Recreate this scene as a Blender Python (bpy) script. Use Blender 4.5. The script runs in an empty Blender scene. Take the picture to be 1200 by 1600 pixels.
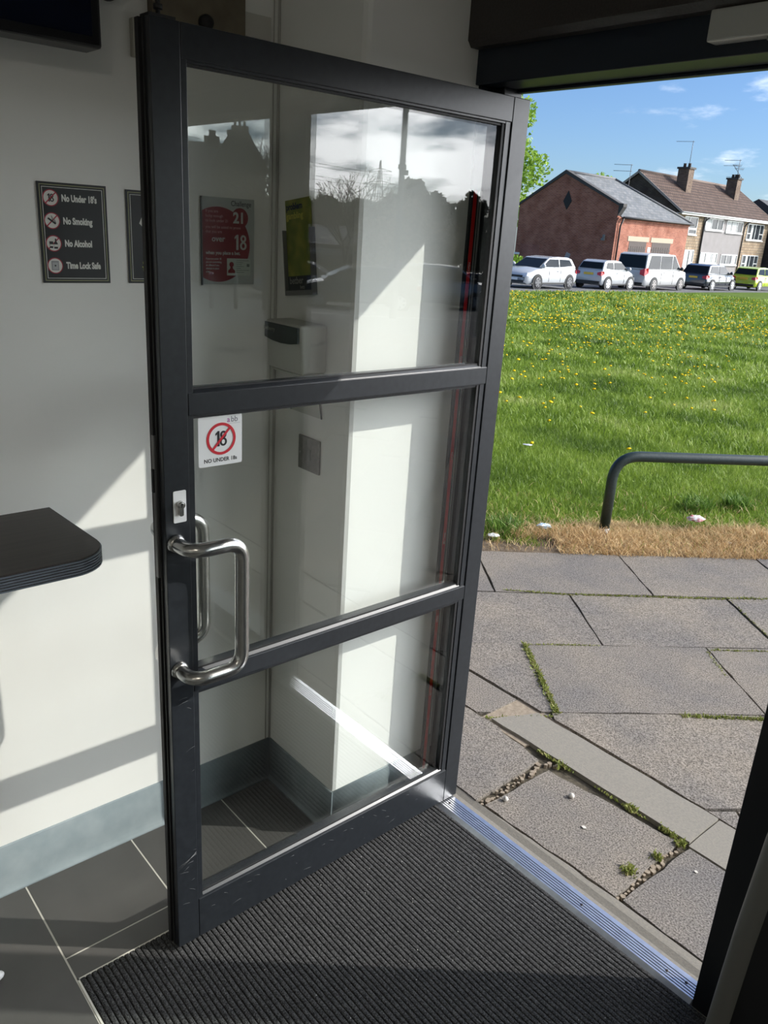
import bpy, math, random
import numpy as np
from mathutils import Vector, Matrix
random.seed(7); rng = np.random.default_rng(11)
S = bpy.context.scene
COL = S.collection
R = math.radians

# ------------------------------------------------------------------ camera
def make_camera():
    yaw, pitch, roll, f = R(48.346), R(19.446), R(3.6125), 1262.88
    F = Vector((-math.sin(yaw)*math.cos(pitch), math.cos(yaw)*math.cos(pitch), -math.sin(pitch)))
    Rt = F.cross(Vector((0, 0, 1))).normalized(); U = Rt.cross(F)
    c, s = math.cos(roll), math.sin(roll)
    R2 = c*Rt + s*U; U2 = -s*Rt + c*U
    m = Matrix((R2, U2, -F)).transposed().to_4x4(); m.translation = Vector((0, 0, 1.75))
    cd = bpy.data.cameras.new('camera'); cd.sensor_fit = 'VERTICAL'; cd.sensor_height = 36
    cd.sensor_width = 27; cd.lens = f/1600*36; cd.clip_start = .02; cd.clip_end = 2000
    o = bpy.data.objects.new('camera', cd); COL.objects.link(o); o.matrix_world = m; S.camera = o
make_camera()
S.view_settings.view_transform = 'Standard'; S.view_settings.look = 'None'
S.view_settings.exposure = 0.45; S.view_settings.gamma = 1; S.view_settings.use_curve_mapping = False

# ------------------------------------------------------------------ sun, sky
SUN_TO = Vector((1, 1.18, 1.05)).normalized()
SUN_E = 3.4
SKY_K = 0.15
sd = bpy.data.lights.new('sun', 'SUN'); sd.energy = SUN_E; sd.angle = R(.53); sd.color = (1, .96, .89)
so = bpy.data.objects.new('sun', sd); COL.objects.link(so); so.location = (20, 24, 30)
so.rotation_euler = SUN_TO.to_track_quat('Z', 'Y').to_euler()

def make_world():
    w = bpy.data.worlds.new('sky'); S.world = w; w.use_nodes = True
    nt = w.node_tree; N = nt.nodes; L = nt.links; N.clear()
    out = N.new('ShaderNodeOutputWorld'); bg = N.new('ShaderNodeBackground')
    sky = N.new('ShaderNodeTexSky'); sky.sky_type = 'NISHITA'; sky.sun_disc = False
    sky.sun_elevation = math.asin(SUN_TO.z); sky.sun_rotation = math.atan2(SUN_TO.x, SUN_TO.y)
    sky.air_density = 1.0; sky.dust_density = .6; sky.ozone_density = 2.0
    tc = N.new('ShaderNodeTexCoord')
    # clouds: noise laid on a flat layer overhead (direction / height)
    sep = N.new('ShaderNodeSeparateXYZ'); L.new(tc.outputs['Generated'], sep.inputs[0])
    def M(op, a, b=None, c=None):
        n = N.new('ShaderNodeMath'); n.operation = op
        for i, v in enumerate((a, b, c)):
            if v is None: continue
            if hasattr(v, 'links'): L.new(v, n.inputs[i])
            else: n.inputs[i].default_value = v
        return n.outputs[0]
    zz = M('ADD', M('MAXIMUM', sep.outputs['Z'], 0), .22)
    cx = M('DIVIDE', sep.outputs['X'], zz); cy = M('DIVIDE', sep.outputs['Y'], zz)
    cb = N.new('ShaderNodeCombineXYZ'); L.new(cx, cb.inputs[0]); L.new(cy, cb.inputs[1])
    no = N.new('ShaderNodeTexNoise'); no.inputs['Scale'].default_value = 2.2; no.inputs['Detail'].default_value = 7
    no.inputs['Roughness'].default_value = .55; L.new(cb.outputs[0], no.inputs['Vector'])
    # clouds gather on the side of the sun
    dt = N.new('ShaderNodeVectorMath'); dt.operation = 'DOT_PRODUCT'; L.new(tc.outputs['Generated'], dt.inputs[0])
    dt.inputs[1].default_value = (.70, .70, .10)
    side = M('MULTIPLY', M('MAXIMUM', dt.outputs['Value'], 0), .25)
    v = M('ADD', no.outputs['Fac'], side)
    mr = N.new('ShaderNodeMapRange'); mr.inputs[1].default_value = .60; mr.inputs[2].default_value = .80; L.new(v, mr.inputs[0]); mr.interpolation_type = 'SMOOTHSTEP'
    ds = N.new('ShaderNodeVectorMath'); ds.operation = 'DOT_PRODUCT'; L.new(tc.outputs['Generated'], ds.inputs[0]); ds.inputs[1].default_value = tuple(SUN_TO)
    glow = M('MULTIPLY', M('POWER', M('MAXIMUM', ds.outputs['Value'], 0), 2.6), 68.0)
    cl = M('ADD', glow, 4.4)
    cc = N.new('ShaderNodeCombineXYZ')
    L.new(M('MULTIPLY', cl, .97), cc.inputs[0]); L.new(M('MULTIPLY', cl, .98), cc.inputs[1]); L.new(cl, cc.inputs[2])
    tint = N.new('ShaderNodeMix'); tint.data_type = 'RGBA'; tint.blend_type = 'MULTIPLY'; tint.inputs[0].default_value = 1
    L.new(sky.outputs[0], tint.inputs[6]); tint.inputs[7].default_value = (.43, .55, .74, 1)
    mx = N.new('ShaderNodeMix'); mx.data_type = 'RGBA'
    L.new(M('MULTIPLY', mr.outputs[0], .85), mx.inputs[0]); L.new(tint.outputs[2], mx.inputs[6]); L.new(cc.outputs[0], mx.inputs[7])
    L.new(mx.outputs[2], bg.inputs[0]); bg.inputs[1].default_value = SKY_K
    L.new(bg.outputs[0], out.inputs[0])
make_world()

# ------------------------------------------------------------------ materials
MATS = {}
def mat(name, col=(.8, .8, .8), rough=.5, metal=0., spec=.5, emit=None, noise=None, bump=None, alpha=None, coat=0, sheen=0):
    """noise=(scale, second colour, amount, detail); bump=(scale, strength, distance)"""
    if name in MATS: return MATS[name]
    m = bpy.data.materials.new(name); m.use_nodes = True; nt = m.node_tree; N = nt.nodes; L = nt.links
    b = N['Principled BSDF']; b.inputs['Base Color'].default_value = (*col, 1)
    b.inputs['Roughness'].default_value = rough; b.inputs['Metallic'].default_value = metal
    b.inputs['Specular IOR Level'].default_value = spec
    if coat: b.inputs['Coat Weight'].default_value = coat; b.inputs['Coat Roughness'].default_value = .05
    tc = N.new('ShaderNodeTexCoord')
    if noise:
        sc, c2, amt, det = noise
        n = N.new('ShaderNodeTexNoise'); n.inputs['Scale'].default_value = sc; n.inputs['Detail'].default_value = det
        L.new(tc.outputs['Object'], n.inputs['Vector'])
        r = N.new('ShaderNodeMapRange'); r.inputs[1].default_value = .5-.5*(1-amt)-.001 if amt < 1 else .3; r.inputs[2].default_value = .7
        L.new(n.outputs['Fac'], r.inputs[0])
        x = N.new('ShaderNodeMix'); x.data_type = 'RGBA'; x.inputs[6].default_value = (*col, 1); x.inputs[7].default_value = (*c2, 1)
        L.new(r.outputs[0], x.inputs[0]); L.new(x.outputs[2], b.inputs['Base Color'])
    if bump:
        n2 = N.new('ShaderNodeTexNoise'); n2.inputs['Scale'].default_value = bump[0]; n2.inputs['Detail'].default_value = 4
        L.new(tc.outputs['Object'], n2.inputs['Vector'])
        bp = N.new('ShaderNodeBump'); bp.inputs['Strength'].default_value = bump[1]; bp.inputs['Distance'].default_value = bump[2]
        L.new(n2.outputs['Fac'], bp.inputs['Height']); L.new(bp.outputs[0], b.inputs['Normal'])
    if emit: b.inputs['Emission Color'].default_value = (*emit[0], 1); b.inputs['Emission Strength'].default_value = emit[1]
    MATS[name] = m; return m

def island_mat(name, cols, rough=.6, trans=0.3, patch=None):
    """blades or leaves: colour drawn per blade from a ramp"""
    m = bpy.data.materials.new(name); m.use_nodes = True; nt = m.node_tree; N = nt.nodes; L = nt.links
    b = N['Principled BSDF']; b.inputs['Roughness'].default_value = rough; b.inputs['Specular IOR Level'].default_value = .3
    g = N.new('ShaderNodeNewGeometry'); cr = N.new('ShaderNodeValToRGB')
    el = cr.color_ramp.elements
    while len(el) < len(cols): el.new(.5)
    for i, c in enumerate(cols): el[i].position = i/(len(cols)-1); el[i].color = (*c, 1)
    if patch:
        tc = N.new('ShaderNodeTexCoord'); n = N.new('ShaderNodeTexNoise'); n.inputs['Scale'].default_value = patch; n.inputs['Detail'].default_value = 6
        L.new(tc.outputs['Object'], n.inputs['Vector'])
        a = N.new('ShaderNodeMath'); a.operation = 'MULTIPLY_ADD'; L.new(n.outputs['Fac'], a.inputs[0]); a.inputs[1].default_value = 2.2; a.inputs[2].default_value = -.85
        s = N.new('ShaderNodeMath'); s.operation = 'MULTIPLY_ADD'; L.new(g.outputs['Random Per Island'], s.inputs[0]); s.inputs[1].default_value = .5; L.new(a.outputs[0], s.inputs[2])
        L.new(s.outputs[0], cr.inputs[0])
    else: L.new(g.outputs['Random Per Island'], cr.inputs[0])
    L.new(cr.outputs[0], b.inputs['Base Color'])
    t = N.new('ShaderNodeBsdfTranslucent'); L.new(cr.outputs[0], t.inputs[0])
    mx = N.new('ShaderNodeMixShader'); mx.inputs[0].default_value = trans
    L.new(b.outputs[0], mx.inputs[1]); L.new(t.outputs[0], mx.inputs[2]); L.new(mx.outputs[0], N['Material Output'].inputs[0])
    return m

def glass_mat(name, r0=.055, tint=(.93, .97, .95), rough=0., body=None):
    """thin architectural glass: clear transmission plus a mirror share that grows at grazing angles"""
    m = bpy.data.materials.new(name); m.use_nodes = True; nt = m.node_tree; N = nt.nodes; L = nt.links; N.clear()
    out = N.new('ShaderNodeOutputMaterial'); tr = N.new('ShaderNodeBsdfTransparent'); tr.inputs[0].default_value = (*tint, 1)
    gl = N.new('ShaderNodeBsdfGlossy'); gl.inputs['Roughness'].default_value = rough; gl.inputs[0].default_value = (1, 1, 1, 1)
    lw = N.new('ShaderNodeLayerWeight'); lw.inputs[0].default_value = .5
    p = N.new('ShaderNodeMath'); p.operation = 'POWER'; L.new(lw.outputs['Facing'], p.inputs[0]); p.inputs[1].default_value = 4.5
    q = N.new('ShaderNodeMath'); q.operation = 'MULTIPLY_ADD'; L.new(p.outputs[0], q.inputs[0]); q.inputs[1].default_value = 1-r0; q.inputs[2].default_value = r0
    mx = N.new('ShaderNodeMixShader'); L.new(q.outputs[0], mx.inputs[0]); L.new(tr.outputs[0], mx.inputs[1]); L.new(gl.outputs[0], mx.inputs[2])
    L.new(mx.outputs[0], out.inputs[0]); return m

def brick_mat(name, c1, c2, mortar, bw=.225, bh=.075, ms=.012, stain=None, rough=.85, bump=.3, axis='wall'):
    m = bpy.data.materials.new(name); m.use_nodes = True; nt = m.node_tree; N = nt.nodes; L = nt.links
    b = N['Principled BSDF']; b.inputs['Roughness'].default_value = rough; b.inputs['Specular IOR Level'].default_value = .25
    tc = N.new('ShaderNodeTexCoord'); sp = N.new('ShaderNodeSeparateXYZ'); L.new(tc.outputs['Object'], sp.inputs[0])
    ad = N.new('ShaderNodeMath'); ad.operation = 'ADD'; cb = N.new('ShaderNodeCombineXYZ')
    if axis == 'floor':
        L.new(sp.outputs[0], cb.inputs[0]); L.new(sp.outputs[1], cb.inputs[1])
    else:
        L.new(sp.outputs[0], ad.inputs[0]); L.new(sp.outputs[1], ad.inputs[1])
        L.new(ad.outputs[0], cb.inputs[0]); L.new(sp.outputs[2], cb.inputs[1])
    br = N.new('ShaderNodeTexBrick'); L.new(cb.outputs[0], br.inputs['Vector'])
    br.inputs['Scale'].default_value = 1; br.inputs['Brick Width'].default_value = bw; br.inputs['Row Height'].default_value = bh
    br.inputs['Mortar Size'].default_value = ms; br.inputs['Color1'].default_value = (*c1, 1); br.inputs['Color2'].default_value = (*c2, 1)
    br.inputs['Mortar'].default_value = (*mortar, 1); br.inputs['Bias'].default_value = 0
    n = N.new('ShaderNodeTexNoise'); n.inputs['Scale'].default_value = 1.3; n.inputs['Detail'].default_value = 5; L.new(tc.outputs['Object'], n.inputs['Vector'])
    x = N.new('ShaderNodeMix'); x.data_type = 'RGBA'; x.blend_type = 'MULTIPLY'; L.new(br.outputs['Color'], x.inputs[6])
    st = stain or (.6, .55, .55); x.inputs[7].default_value = (*st, 1)
    r = N.new('ShaderNodeMapRange'); r.inputs[1].default_value = .4; r.inputs[2].default_value = .7; L.new(n.outputs['Fac'], r.inputs[0])
    L.new(r.outputs[0], x.inputs[0]); L.new(x.outputs[2], b.inputs['Base Color'])
    bp = N.new('ShaderNodeBump'); bp.inputs['Strength'].default_value = bump; bp.inputs['Distance'].default_value = .01; bp.invert = True
    L.new(br.outputs['Fac'], bp.inputs['Height']); L.new(bp.outputs[0], b.inputs['Normal'])
    MATS[name] = m; return m

# ------------------------------------------------------------------ mesh helpers
class MB:
    """collects shapes and links them as ONE mesh object"""
    def __init__(s): s.v = []; s.f = []; s.mi = []; s.sm = []
    def add(s, vs, fs, mi=0, smooth=False):
        k = len(s.v); s.v += [tuple(v) for v in vs]; s.f += [tuple(i+k for i in f) for f in fs]
        s.mi += [mi]*len(fs); s.sm += [smooth]*len(fs); return s
    def box(s, a, b, mi=0):
        x0, y0, z0 = [min(p, q) for p, q in zip(a, b)]; x1, y1, z1 = [max(p, q) for p, q in zip(a, b)]
        return s.add([(x0,y0,z0),(x1,y0,z0),(x1,y1,z0),(x0,y1,z0),(x0,y0,z1),(x1,y0,z1),(x1,y1,z1),(x0,y1,z1)],
                     [(0,3,2,1),(4,5,6,7),(0,1,5,4),(1,2,6,5),(2,3,7,6),(3,0,4,7)], mi)
    def prism(s, pts, d, axis=2, lo=0., mi=0, smooth=False):
        """polygon pts (2D) extruded along axis from lo to lo+d"""
        def P(p, h):
            return (p[0], p[1], h) if axis == 2 else ((h, p[0], p[1]) if axis == 0 else (p[0], h, p[1]))
        n = len(pts); vs = [P(p, lo) for p in pts]+[P(p, lo+d) for p in pts]
        fs = [tuple(range(n))[::-1], tuple(range(n, 2*n))]
        s.add(vs, fs, mi)
        k = len(s.v)-2*n
        for i in range(n):
            j = (i+1) % n; s.f.append((k+i, k+j, k+n+j, k+n+i)); s.mi.append(mi); s.sm.append(smooth)
        return s
    def tube(s, pts, r, n=10, mi=0, caps=True, smooth=True):
        pts = [Vector(p) for p in pts]; rs = r if isinstance(r, (list, tuple)) else [r]*len(pts)
        t0 = (pts[1]-pts[0]).normalized(); up = Vector((0, 0, 1)) if abs(t0.z) < .9 else Vector((1, 0, 0))
        a = t0.cross(up).normalized(); vs = []; m = len(pts)
        for i, p in enumerate(pts):
            t = (pts[min(i+1, m-1)]-pts[max(i-1, 0)]).normalized()
            a = (a-t*a.dot(t)).normalized(); b = t.cross(a)
            for k in range(n):
                th = 2*math.pi*k/n; vs.append(p+(a*math.cos(th)+b*math.sin(th))*rs[i])
        fs = [(i*n+k, i*n+(k+1) % n, (i+1)*n+(k+1) % n, (i+1)*n+k) for i in range(m-1) for k in range(n)]
        s.add(vs, fs, mi, smooth)
        if caps:
            k = len(s.v)-len(vs)
            s.f += [tuple(k+i for i in range(n))[::-1], tuple(k+(m-1)*n+i for i in range(n))]; s.mi += [mi, mi]; s.sm += [False, False]
        return s
    def lathe(s, prof, n=24, c=(0, 0, 0), axis=2, mi=0, smooth=True, caps=True):
        """prof: (radius, height) pairs"""
        vs = []
        for r, h in prof:
            for k in range(n):
                th = 2*math.pi*k/n; a, b = r*math.cos(th), r*math.sin(th)
                p = (a, b, h) if axis == 2 else ((h, a, b) if axis == 0 else (b, h, a))
                vs.append((p[0]+c[0], p[1]+c[1], p[2]+c[2]))
        m = len(prof)
        fs = [(i*n+k, i*n+(k+1) % n, (i+1)*n+(k+1) % n, (i+1)*n+k) for i in range(m-1) for k in range(n)]
        s.add(vs, fs, mi, smooth)
        if not caps: return s
        k = len(s.v)-len(vs); s.f += [tuple(k+i for i in range(n))[::-1], tuple(k+(m-1)*n+i for i in range(n))]; s.mi += [mi, mi]; s.sm += [False, False]
        return s
    def build(s, name, mats, parent=None, bevel=0, loc=None, rot=None, seg=2):
        me = bpy.data.meshes.new(name); me.from_pydata(s.v, [], s.f)
        for m in (mats if isinstance(mats, (list, tuple)) else [mats]): me.materials.append(m)
        me.polygons.foreach_set('material_index', s.mi); me.polygons.foreach_set('use_smooth', s.sm); me.update()
        o = bpy.data.objects.new(name, me); COL.objects.link(o)
        if parent: o.parent = parent
        if loc: o.location = loc
        if rot: o.rotation_euler = rot
        if bevel:
            b = o.modifiers.new('bevel', 'BEVEL'); b.width = bevel; b.segments = seg; b.limit_method = 'ANGLE'; b.angle_limit = R(35)
        return o

def tag(o, label=None, cat=None, group=None, kind=None):
    if label: o['label'] = label
    if cat: o['category'] = cat
    if group: o['group'] = group
    if kind: o['kind'] = kind
    return o
def empty(name, loc=(0, 0, 0), rot=(0, 0, 0)):
    o = bpy.data.objects.new(name, None); COL.objects.link(o); o.location = loc; o.rotation_euler = rot; o.empty_display_size = .1; return o
def copy_tree(o, parent=None):
    c = o.copy(); COL.objects.link(c)
    if parent: c.parent = parent
    for ch in o.children: copy_tree(ch, c)
    return c
def text(name, s, size, m, parent, x, y, z=.0012, bold=0., sx=1., align='LEFT', spacing=1., depth=.0001):
    cu = bpy.data.curves.new(name, 'FONT'); cu.body = s; cu.size = size; cu.offset = bold; cu.extrude = depth
    cu.align_x = align; cu.space_character = spacing; cu.resolution_u = 3
    t = bpy.data.objects.new(name, cu); COL.objects.link(t)
    dg = bpy.context.evaluated_depsgraph_get(); dg.update()
    me = bpy.data.meshes.new_from_object(t.evaluated_get(dg)); me.name = name
    bpy.data.objects.remove(t); me.materials.clear(); me.materials.append(m)
    o = bpy.data.objects.new(name, me); COL.objects.link(o); o.parent = parent; o.location = (x, y, z); o.scale = (sx, 1, 1)
    return o
def ring_pts(cx, cy, r, n=40, a0=0, a1=2*math.pi):
    return [(cx+r*math.cos(a0+(a1-a0)*i/n), cy+r*math.sin(a0+(a1-a0)*i/n)) for i in range(n)]
def annulus(mb, cx, cy, r0, r1, z0, z1, n=48, mi=0):
    a = ring_pts(cx, cy, r0, n); b = ring_pts(cx, cy, r1, n)
    vs = [(x, y, z1) for x, y in a]+[(x, y, z1) for x, y in b]+[(x, y, z0) for x, y in b]
    fs = []
    for i in range(n):
        j = (i+1) % n; fs.append((i, n+i, n+j, j)); fs.append((n+i, 2*n+i, 2*n+j, n+j))
    mb.add(vs, fs, mi)
def bezier_round(pts, r, n=6):
    """polyline with rounded corners"""
    pts = [Vector(p) for p in pts]; out = [pts[0]]
    for i in range(1, len(pts)-1):
        a, b, c = pts[i-1], pts[i], pts[i+1]; d1 = (a-b).normalized(); d2 = (c-b).normalized()
        p, q = b+d1*r, b+d2*r
        for k in range(n+1):
            t = k/n; out.append((1-t)**2*p+2*t*(1-t)*b+t*t*q)
    out.append(pts[-1]); return out
def eighteen(name, h, m, parent, cx, y, z, w=1.):
    """the number 18, bold, centred on cx with its foot at y"""
    t = h*.17; s = MB(); x0 = cx-h*.40*w
    s.prism([(x0+h*.13, y), (x0+h*.13+t, y), (x0+h*.13+t, y+h), (x0+h*.17, y+h), (x0, y+h*.84), (x0, y+h*.70), (x0+h*.13, y+h*.80)], .0002, 2, z)
    c8 = cx+h*.17*w
    for (yy, ro) in ((y+h*.275, h*.275), (y+h*.745, h*.245)):
        n = 30; vs = []; fs = []
        for i in range(n):
            a = 2*math.pi*i/n; c, d = math.cos(a), math.sin(a)
            vs += [(c8+(ro-t*.85)*.86*c, yy+(ro-t*.75)*d, z+.0002), (c8+ro*.95*c, yy+ro*d, z+.0002)]
        for i in range(n): j = (i+1) % n; fs.append((2*i, 2*i+1, 2*j+1, 2*j))
        s.add(vs, fs)
    return s.build(name, m, parent)
RX = (R(90), 0, R(90))      # sign frame on a wall facing +X
RY = (R(90), 0, 0)          # sign frame on a wall facing -Y

# ------------------------------------------------------------------ ground shape
def g(x, y):
    s1 = max(0., -.53*x+.85*y-5)*.0145; s2 = max(0., .74*x+.67*y-5)*.045
    if s1 > 0 and s2 > 0:
        az = math.degrees(math.atan2(x, y))
        t = min(1, max(0, (az+30)/45)); return -(s1*(1-t)+s2*t)
    return -max(s1, s2)
E1 = Vector((math.sin(R(36.5)), math.cos(R(36.5)))); E2 = Vector((-E1.y, E1.x))
def clip(poly, a, b, c):
    """keep the part of poly where a*x+b*y >= c"""
    out = []
    for i in range(len(poly)):
        p, q = poly[i], poly[(i+1) % len(poly)]
        dp, dq = a*p[0]+b*p[1]-c, a*q[0]+b*q[1]-c
        if dp >= 0: out.append(p)
        if dp*dq < 0:
            t = dp/(dp-dq); out.append((p[0]+t*(q[0]-p[0]), p[1]+t*(q[1]-p[1])))
    return out
def area(p): return abs(sum(p[i][0]*p[(i+1) % len(p)][1]-p[(i+1) % len(p)][0]*p[i][1] for i in range(len(p))))/2 if len(p) > 2 else 0
def inset(poly, d):
    cx = sum(p[0] for p in poly)/len(poly); cy = sum(p[1] for p in poly)/len(poly); n = len(poly); out = []
    for i in range(n):
        p0, p1, p2 = Vector(poly[i-1]), Vector(poly[i]), Vector(poly[(i+1) % n])
        a = (p1-p0).normalized(); b = (p2-p1).normalized()
        na = Vector((-a.y, a.x)); nb = Vector((-b.y, b.x))
        if (Vector((cx, cy))-p1).dot(na+nb) < 0: na, nb = -na, -nb
        k = 1+na.dot(nb); out.append(tuple(p1+(na+nb)*(d/max(k, .3))))
    return out

M_dark = mat('anthracite paint', (.010, .012, .015), .34, 0, .5, noise=(60, (.017, .020, .024), .5, 6), bump=(500, .04, .0005))
M_black = mat('black rubber', (.008, .008, .009), .6)
M_wall = mat('satin white wall paint', (.80, .795, .765), .42, 0, .35, noise=(3, (.76, .76, .735), .5, 4))
M_skirt = mat('blue grey vinyl skirting', (.16, .195, .21), .4, 0, .4, noise=(14, (.23, .265, .28), .4, 6))
M_alu = mat('brushed aluminium', (.72, .75, .80), .33, .9, noise=(40, (.6, .62, .66), .5, 4))
M_steel = mat('satin stainless steel', (.58, .575, .56), .24, 1., noise=(120, (.50, .495, .48), .5, 4))
M_white = mat('white plastic', (.8, .8, .79), .35)
M_ceil = mat('ceiling white', (.70, .69, .66), .8)
M_paper = mat('white paper', (.78, .79, .78), .5)
M_ink = mat('black ink', (.012, .012, .014), .45)
M_red = mat('sign red', (.55, .012, .025), .45)

# ------------------------------------------------------------------ floor, mat, threshold
def build_floor():
    m = bpy.data.materials.new('dark ceramic tile'); m.use_nodes = True; nt = m.node_tree; N = nt.nodes; L = nt.links
    b = N['Principled BSDF']; b.inputs['Roughness'].default_value = .36; b.inputs['Specular IOR Level'].default_value = .45
    tc = N.new('ShaderNodeTexCoord'); n = N.new('ShaderNodeTexNoise'); n.inputs['Scale'].default_value = 9; n.inputs['Detail'].default_value = 8
    L.new(tc.outputs['Object'], n.inputs['Vector'])
    cr = N.new('ShaderNodeMix'); cr.data_type = 'RGBA'; cr.inputs[6].default_value = (.058, .056, .053, 1); cr.inputs[7].default_value = (.095, .091, .086, 1)
    L.new(n.outputs['Fac'], cr.inputs[0]); L.new(cr.outputs[2], b.inputs['Base Color'])
    grout = mat('cream grout', (.55, .53, .47), .8)
    mb = MB(); mb.box((-1.9, -4, -.06), (3.2, 1.62, -.0062), 1); mb.box((-1.9, -4, -.0062), (-1.519, 1.25, -.0006), 1); mb.box((-1.519, -4, -.0062), (3.2, .465, -.0006), 1)
    xs = [-1.899, -1.597, -1.295]; gp = .0045
    def tile(x0, y0, x1, y1):
        x0 = max(x0, -1.9); y1 = min(y1, 1.25 if x0 < -1.52 else 1.6)
        if x1-x0 > .01 and y1-y0 > .01: mb.box((x0+gp/2, y0+gp/2, -.004), (x1-gp/2, y1-gp/2, 0))
    # column of tiles between wall and mat, joints as in the photograph
    for y0, y1 in ((.461, .761), (.761, 1.061), (1.061, 1.25)): tile(-1.895, y0, -1.595, y1); tile(-1.595, y0, -1.522, y1)
    for i in range(-15, 1):
        y1 = .461+i*.3
        for x in np.arange(-1.895, 3.2, .6): tile(x, y1-.3, x+.6, y1)
    for x in (2.2, 2.8):
        for y in np.arange(.461, 1.6, .3): tile(x, y, x+.6, y+.3)
    o = mb.build('floor', [m, grout]); tag(o, 'dark grey ceramic tile floor with cream grout joints', 'floor', kind='structure')
    # ribbed entrance mat let into the floor
    mm = mat('charcoal ribbed carpet', (.028, .028, .029), .95, 0, .1, noise=(330, (.14, .14, .14), .8, 4), bump=(900, .9, .004))
    mb = MB(); pitch = .0138; y = .468; x0, x1 = -1.518, 2.15
    prof = []
    while y < 1.594:
        prof += [(y, -.005), (y+.0010, .0008), (y+.002, .0018), (y+.0068, .0022), (y+.0112, .0018), (y+.0122, .0008), (y+.0132, -.005)]; y += pitch
    nx = 90; vs = []; fs = []
    for i in range(nx+1):
        x = x0+(x1-x0)*i/nx
        w = .0005*math.sin(x*17)+.0002*math.sin(x*51)
        for k, (py, pz) in enumerate(prof):
            vs.append((x, min(py+w, 1.598), pz+.0003*math.sin(x*230+k//7*1.7)))
    n = len(prof)
    for i in range(nx):
        for k in range(n-1): fs.append((i*n+k, (i+1)*n+k, (i+1)*n+k+1, i*n+k+1))
    mb.add(vs, fs, 0, True); o = mb.build('entrance_mat', mm)
    tag(o, 'charcoal ribbed entrance mat let into the tiled floor inside the door', 'door mat')
    mb = MB()
    mb.box((-1.5225, .4625, -.004), (-1.5175, 1.25, .0008)); mb.box((-1.5225, .4625, -.004), (2.15, .4672, .0008))
    tag(mb.build('trim_1', mat('cream mat edging', (.62, .60, .53), .6)), 'thin cream edging line around the ribbed mat', 'floor trim', kind='structure')
    # lint specks on the mat
    mb = MB()
    for i in range(260):
        x = random.uniform(-1.48, .3); yy = random.uniform(.5, 1.57); s = random.uniform(.0006, .0016); a = random.uniform(0, 3)
        if random.random() < .3:
            mb.tube([(x, yy, .004), (x+s*6*math.cos(a), yy+s*6*math.sin(a), .005), (x+s*9*math.cos(a+.6), yy+s*9*math.sin(a+.6), .004)], .0002, 4)
        else: mb.box((x, yy, .003), (x+s*1.4, yy+s, .003+s))
    tag(mb.build('lint', mat('pale lint', (.5, .49, .46), .9)), 'pale lint specks and hairs scattered over the ribbed mat', 'lint', kind='stuff')
build_floor()

def build_threshold():
    root = empty('threshold_strip', (-1.0, 1.635, 0))
    tag(root, 'ridged aluminium threshold strip across the doorway between mat and pavement', 'threshold')
    x0, x1 = -.47, .44; y0 = -.037
    # ridged plate: sloping inner lip, five grooves, flat outer nosing
    prof = [(y0, -.004), (y0, .001), (y0+.012, .007)]; y = y0+.014
    for k in range(5): prof += [(y, .008), (y+.0050, .008), (y+.0051, .003), (y+.0083, .003), (y+.0084, .008)]; y += .0085
    prof += [(y+.001, .008), (y+.014, .008), (y+.016, -.004)]
    mb = MB(); mb.prism(prof, x1-x0, 0, x0); mb.build('plate', M_alu, root)
    mb = MB()
    yy = y0+.014
    for k in range(5): mb.box((x0+.001, yy+.0052, .0028), (x1-.001, yy+.0082, .0040)); yy += .0085
    mb.build('groove_insert', mat('dark groove', (.012, .012, .014), .9), root)
    for x, yy in ((.09, .0), (.355, .0), (.405, .008), (-.43, .0)):
        mb = MB(); mb.lathe([(.0042, .0075), (.0040, .0092), (.002, .0096)], 16, (x, yy, 0)); mb.box((x-.003, yy-.0005, .0095), (x+.003, yy+.0005, .0099))
        mb.build('screw', mat('dark screw', (.08, .07, .065), .4, .8), root)
build_threshold()

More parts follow.
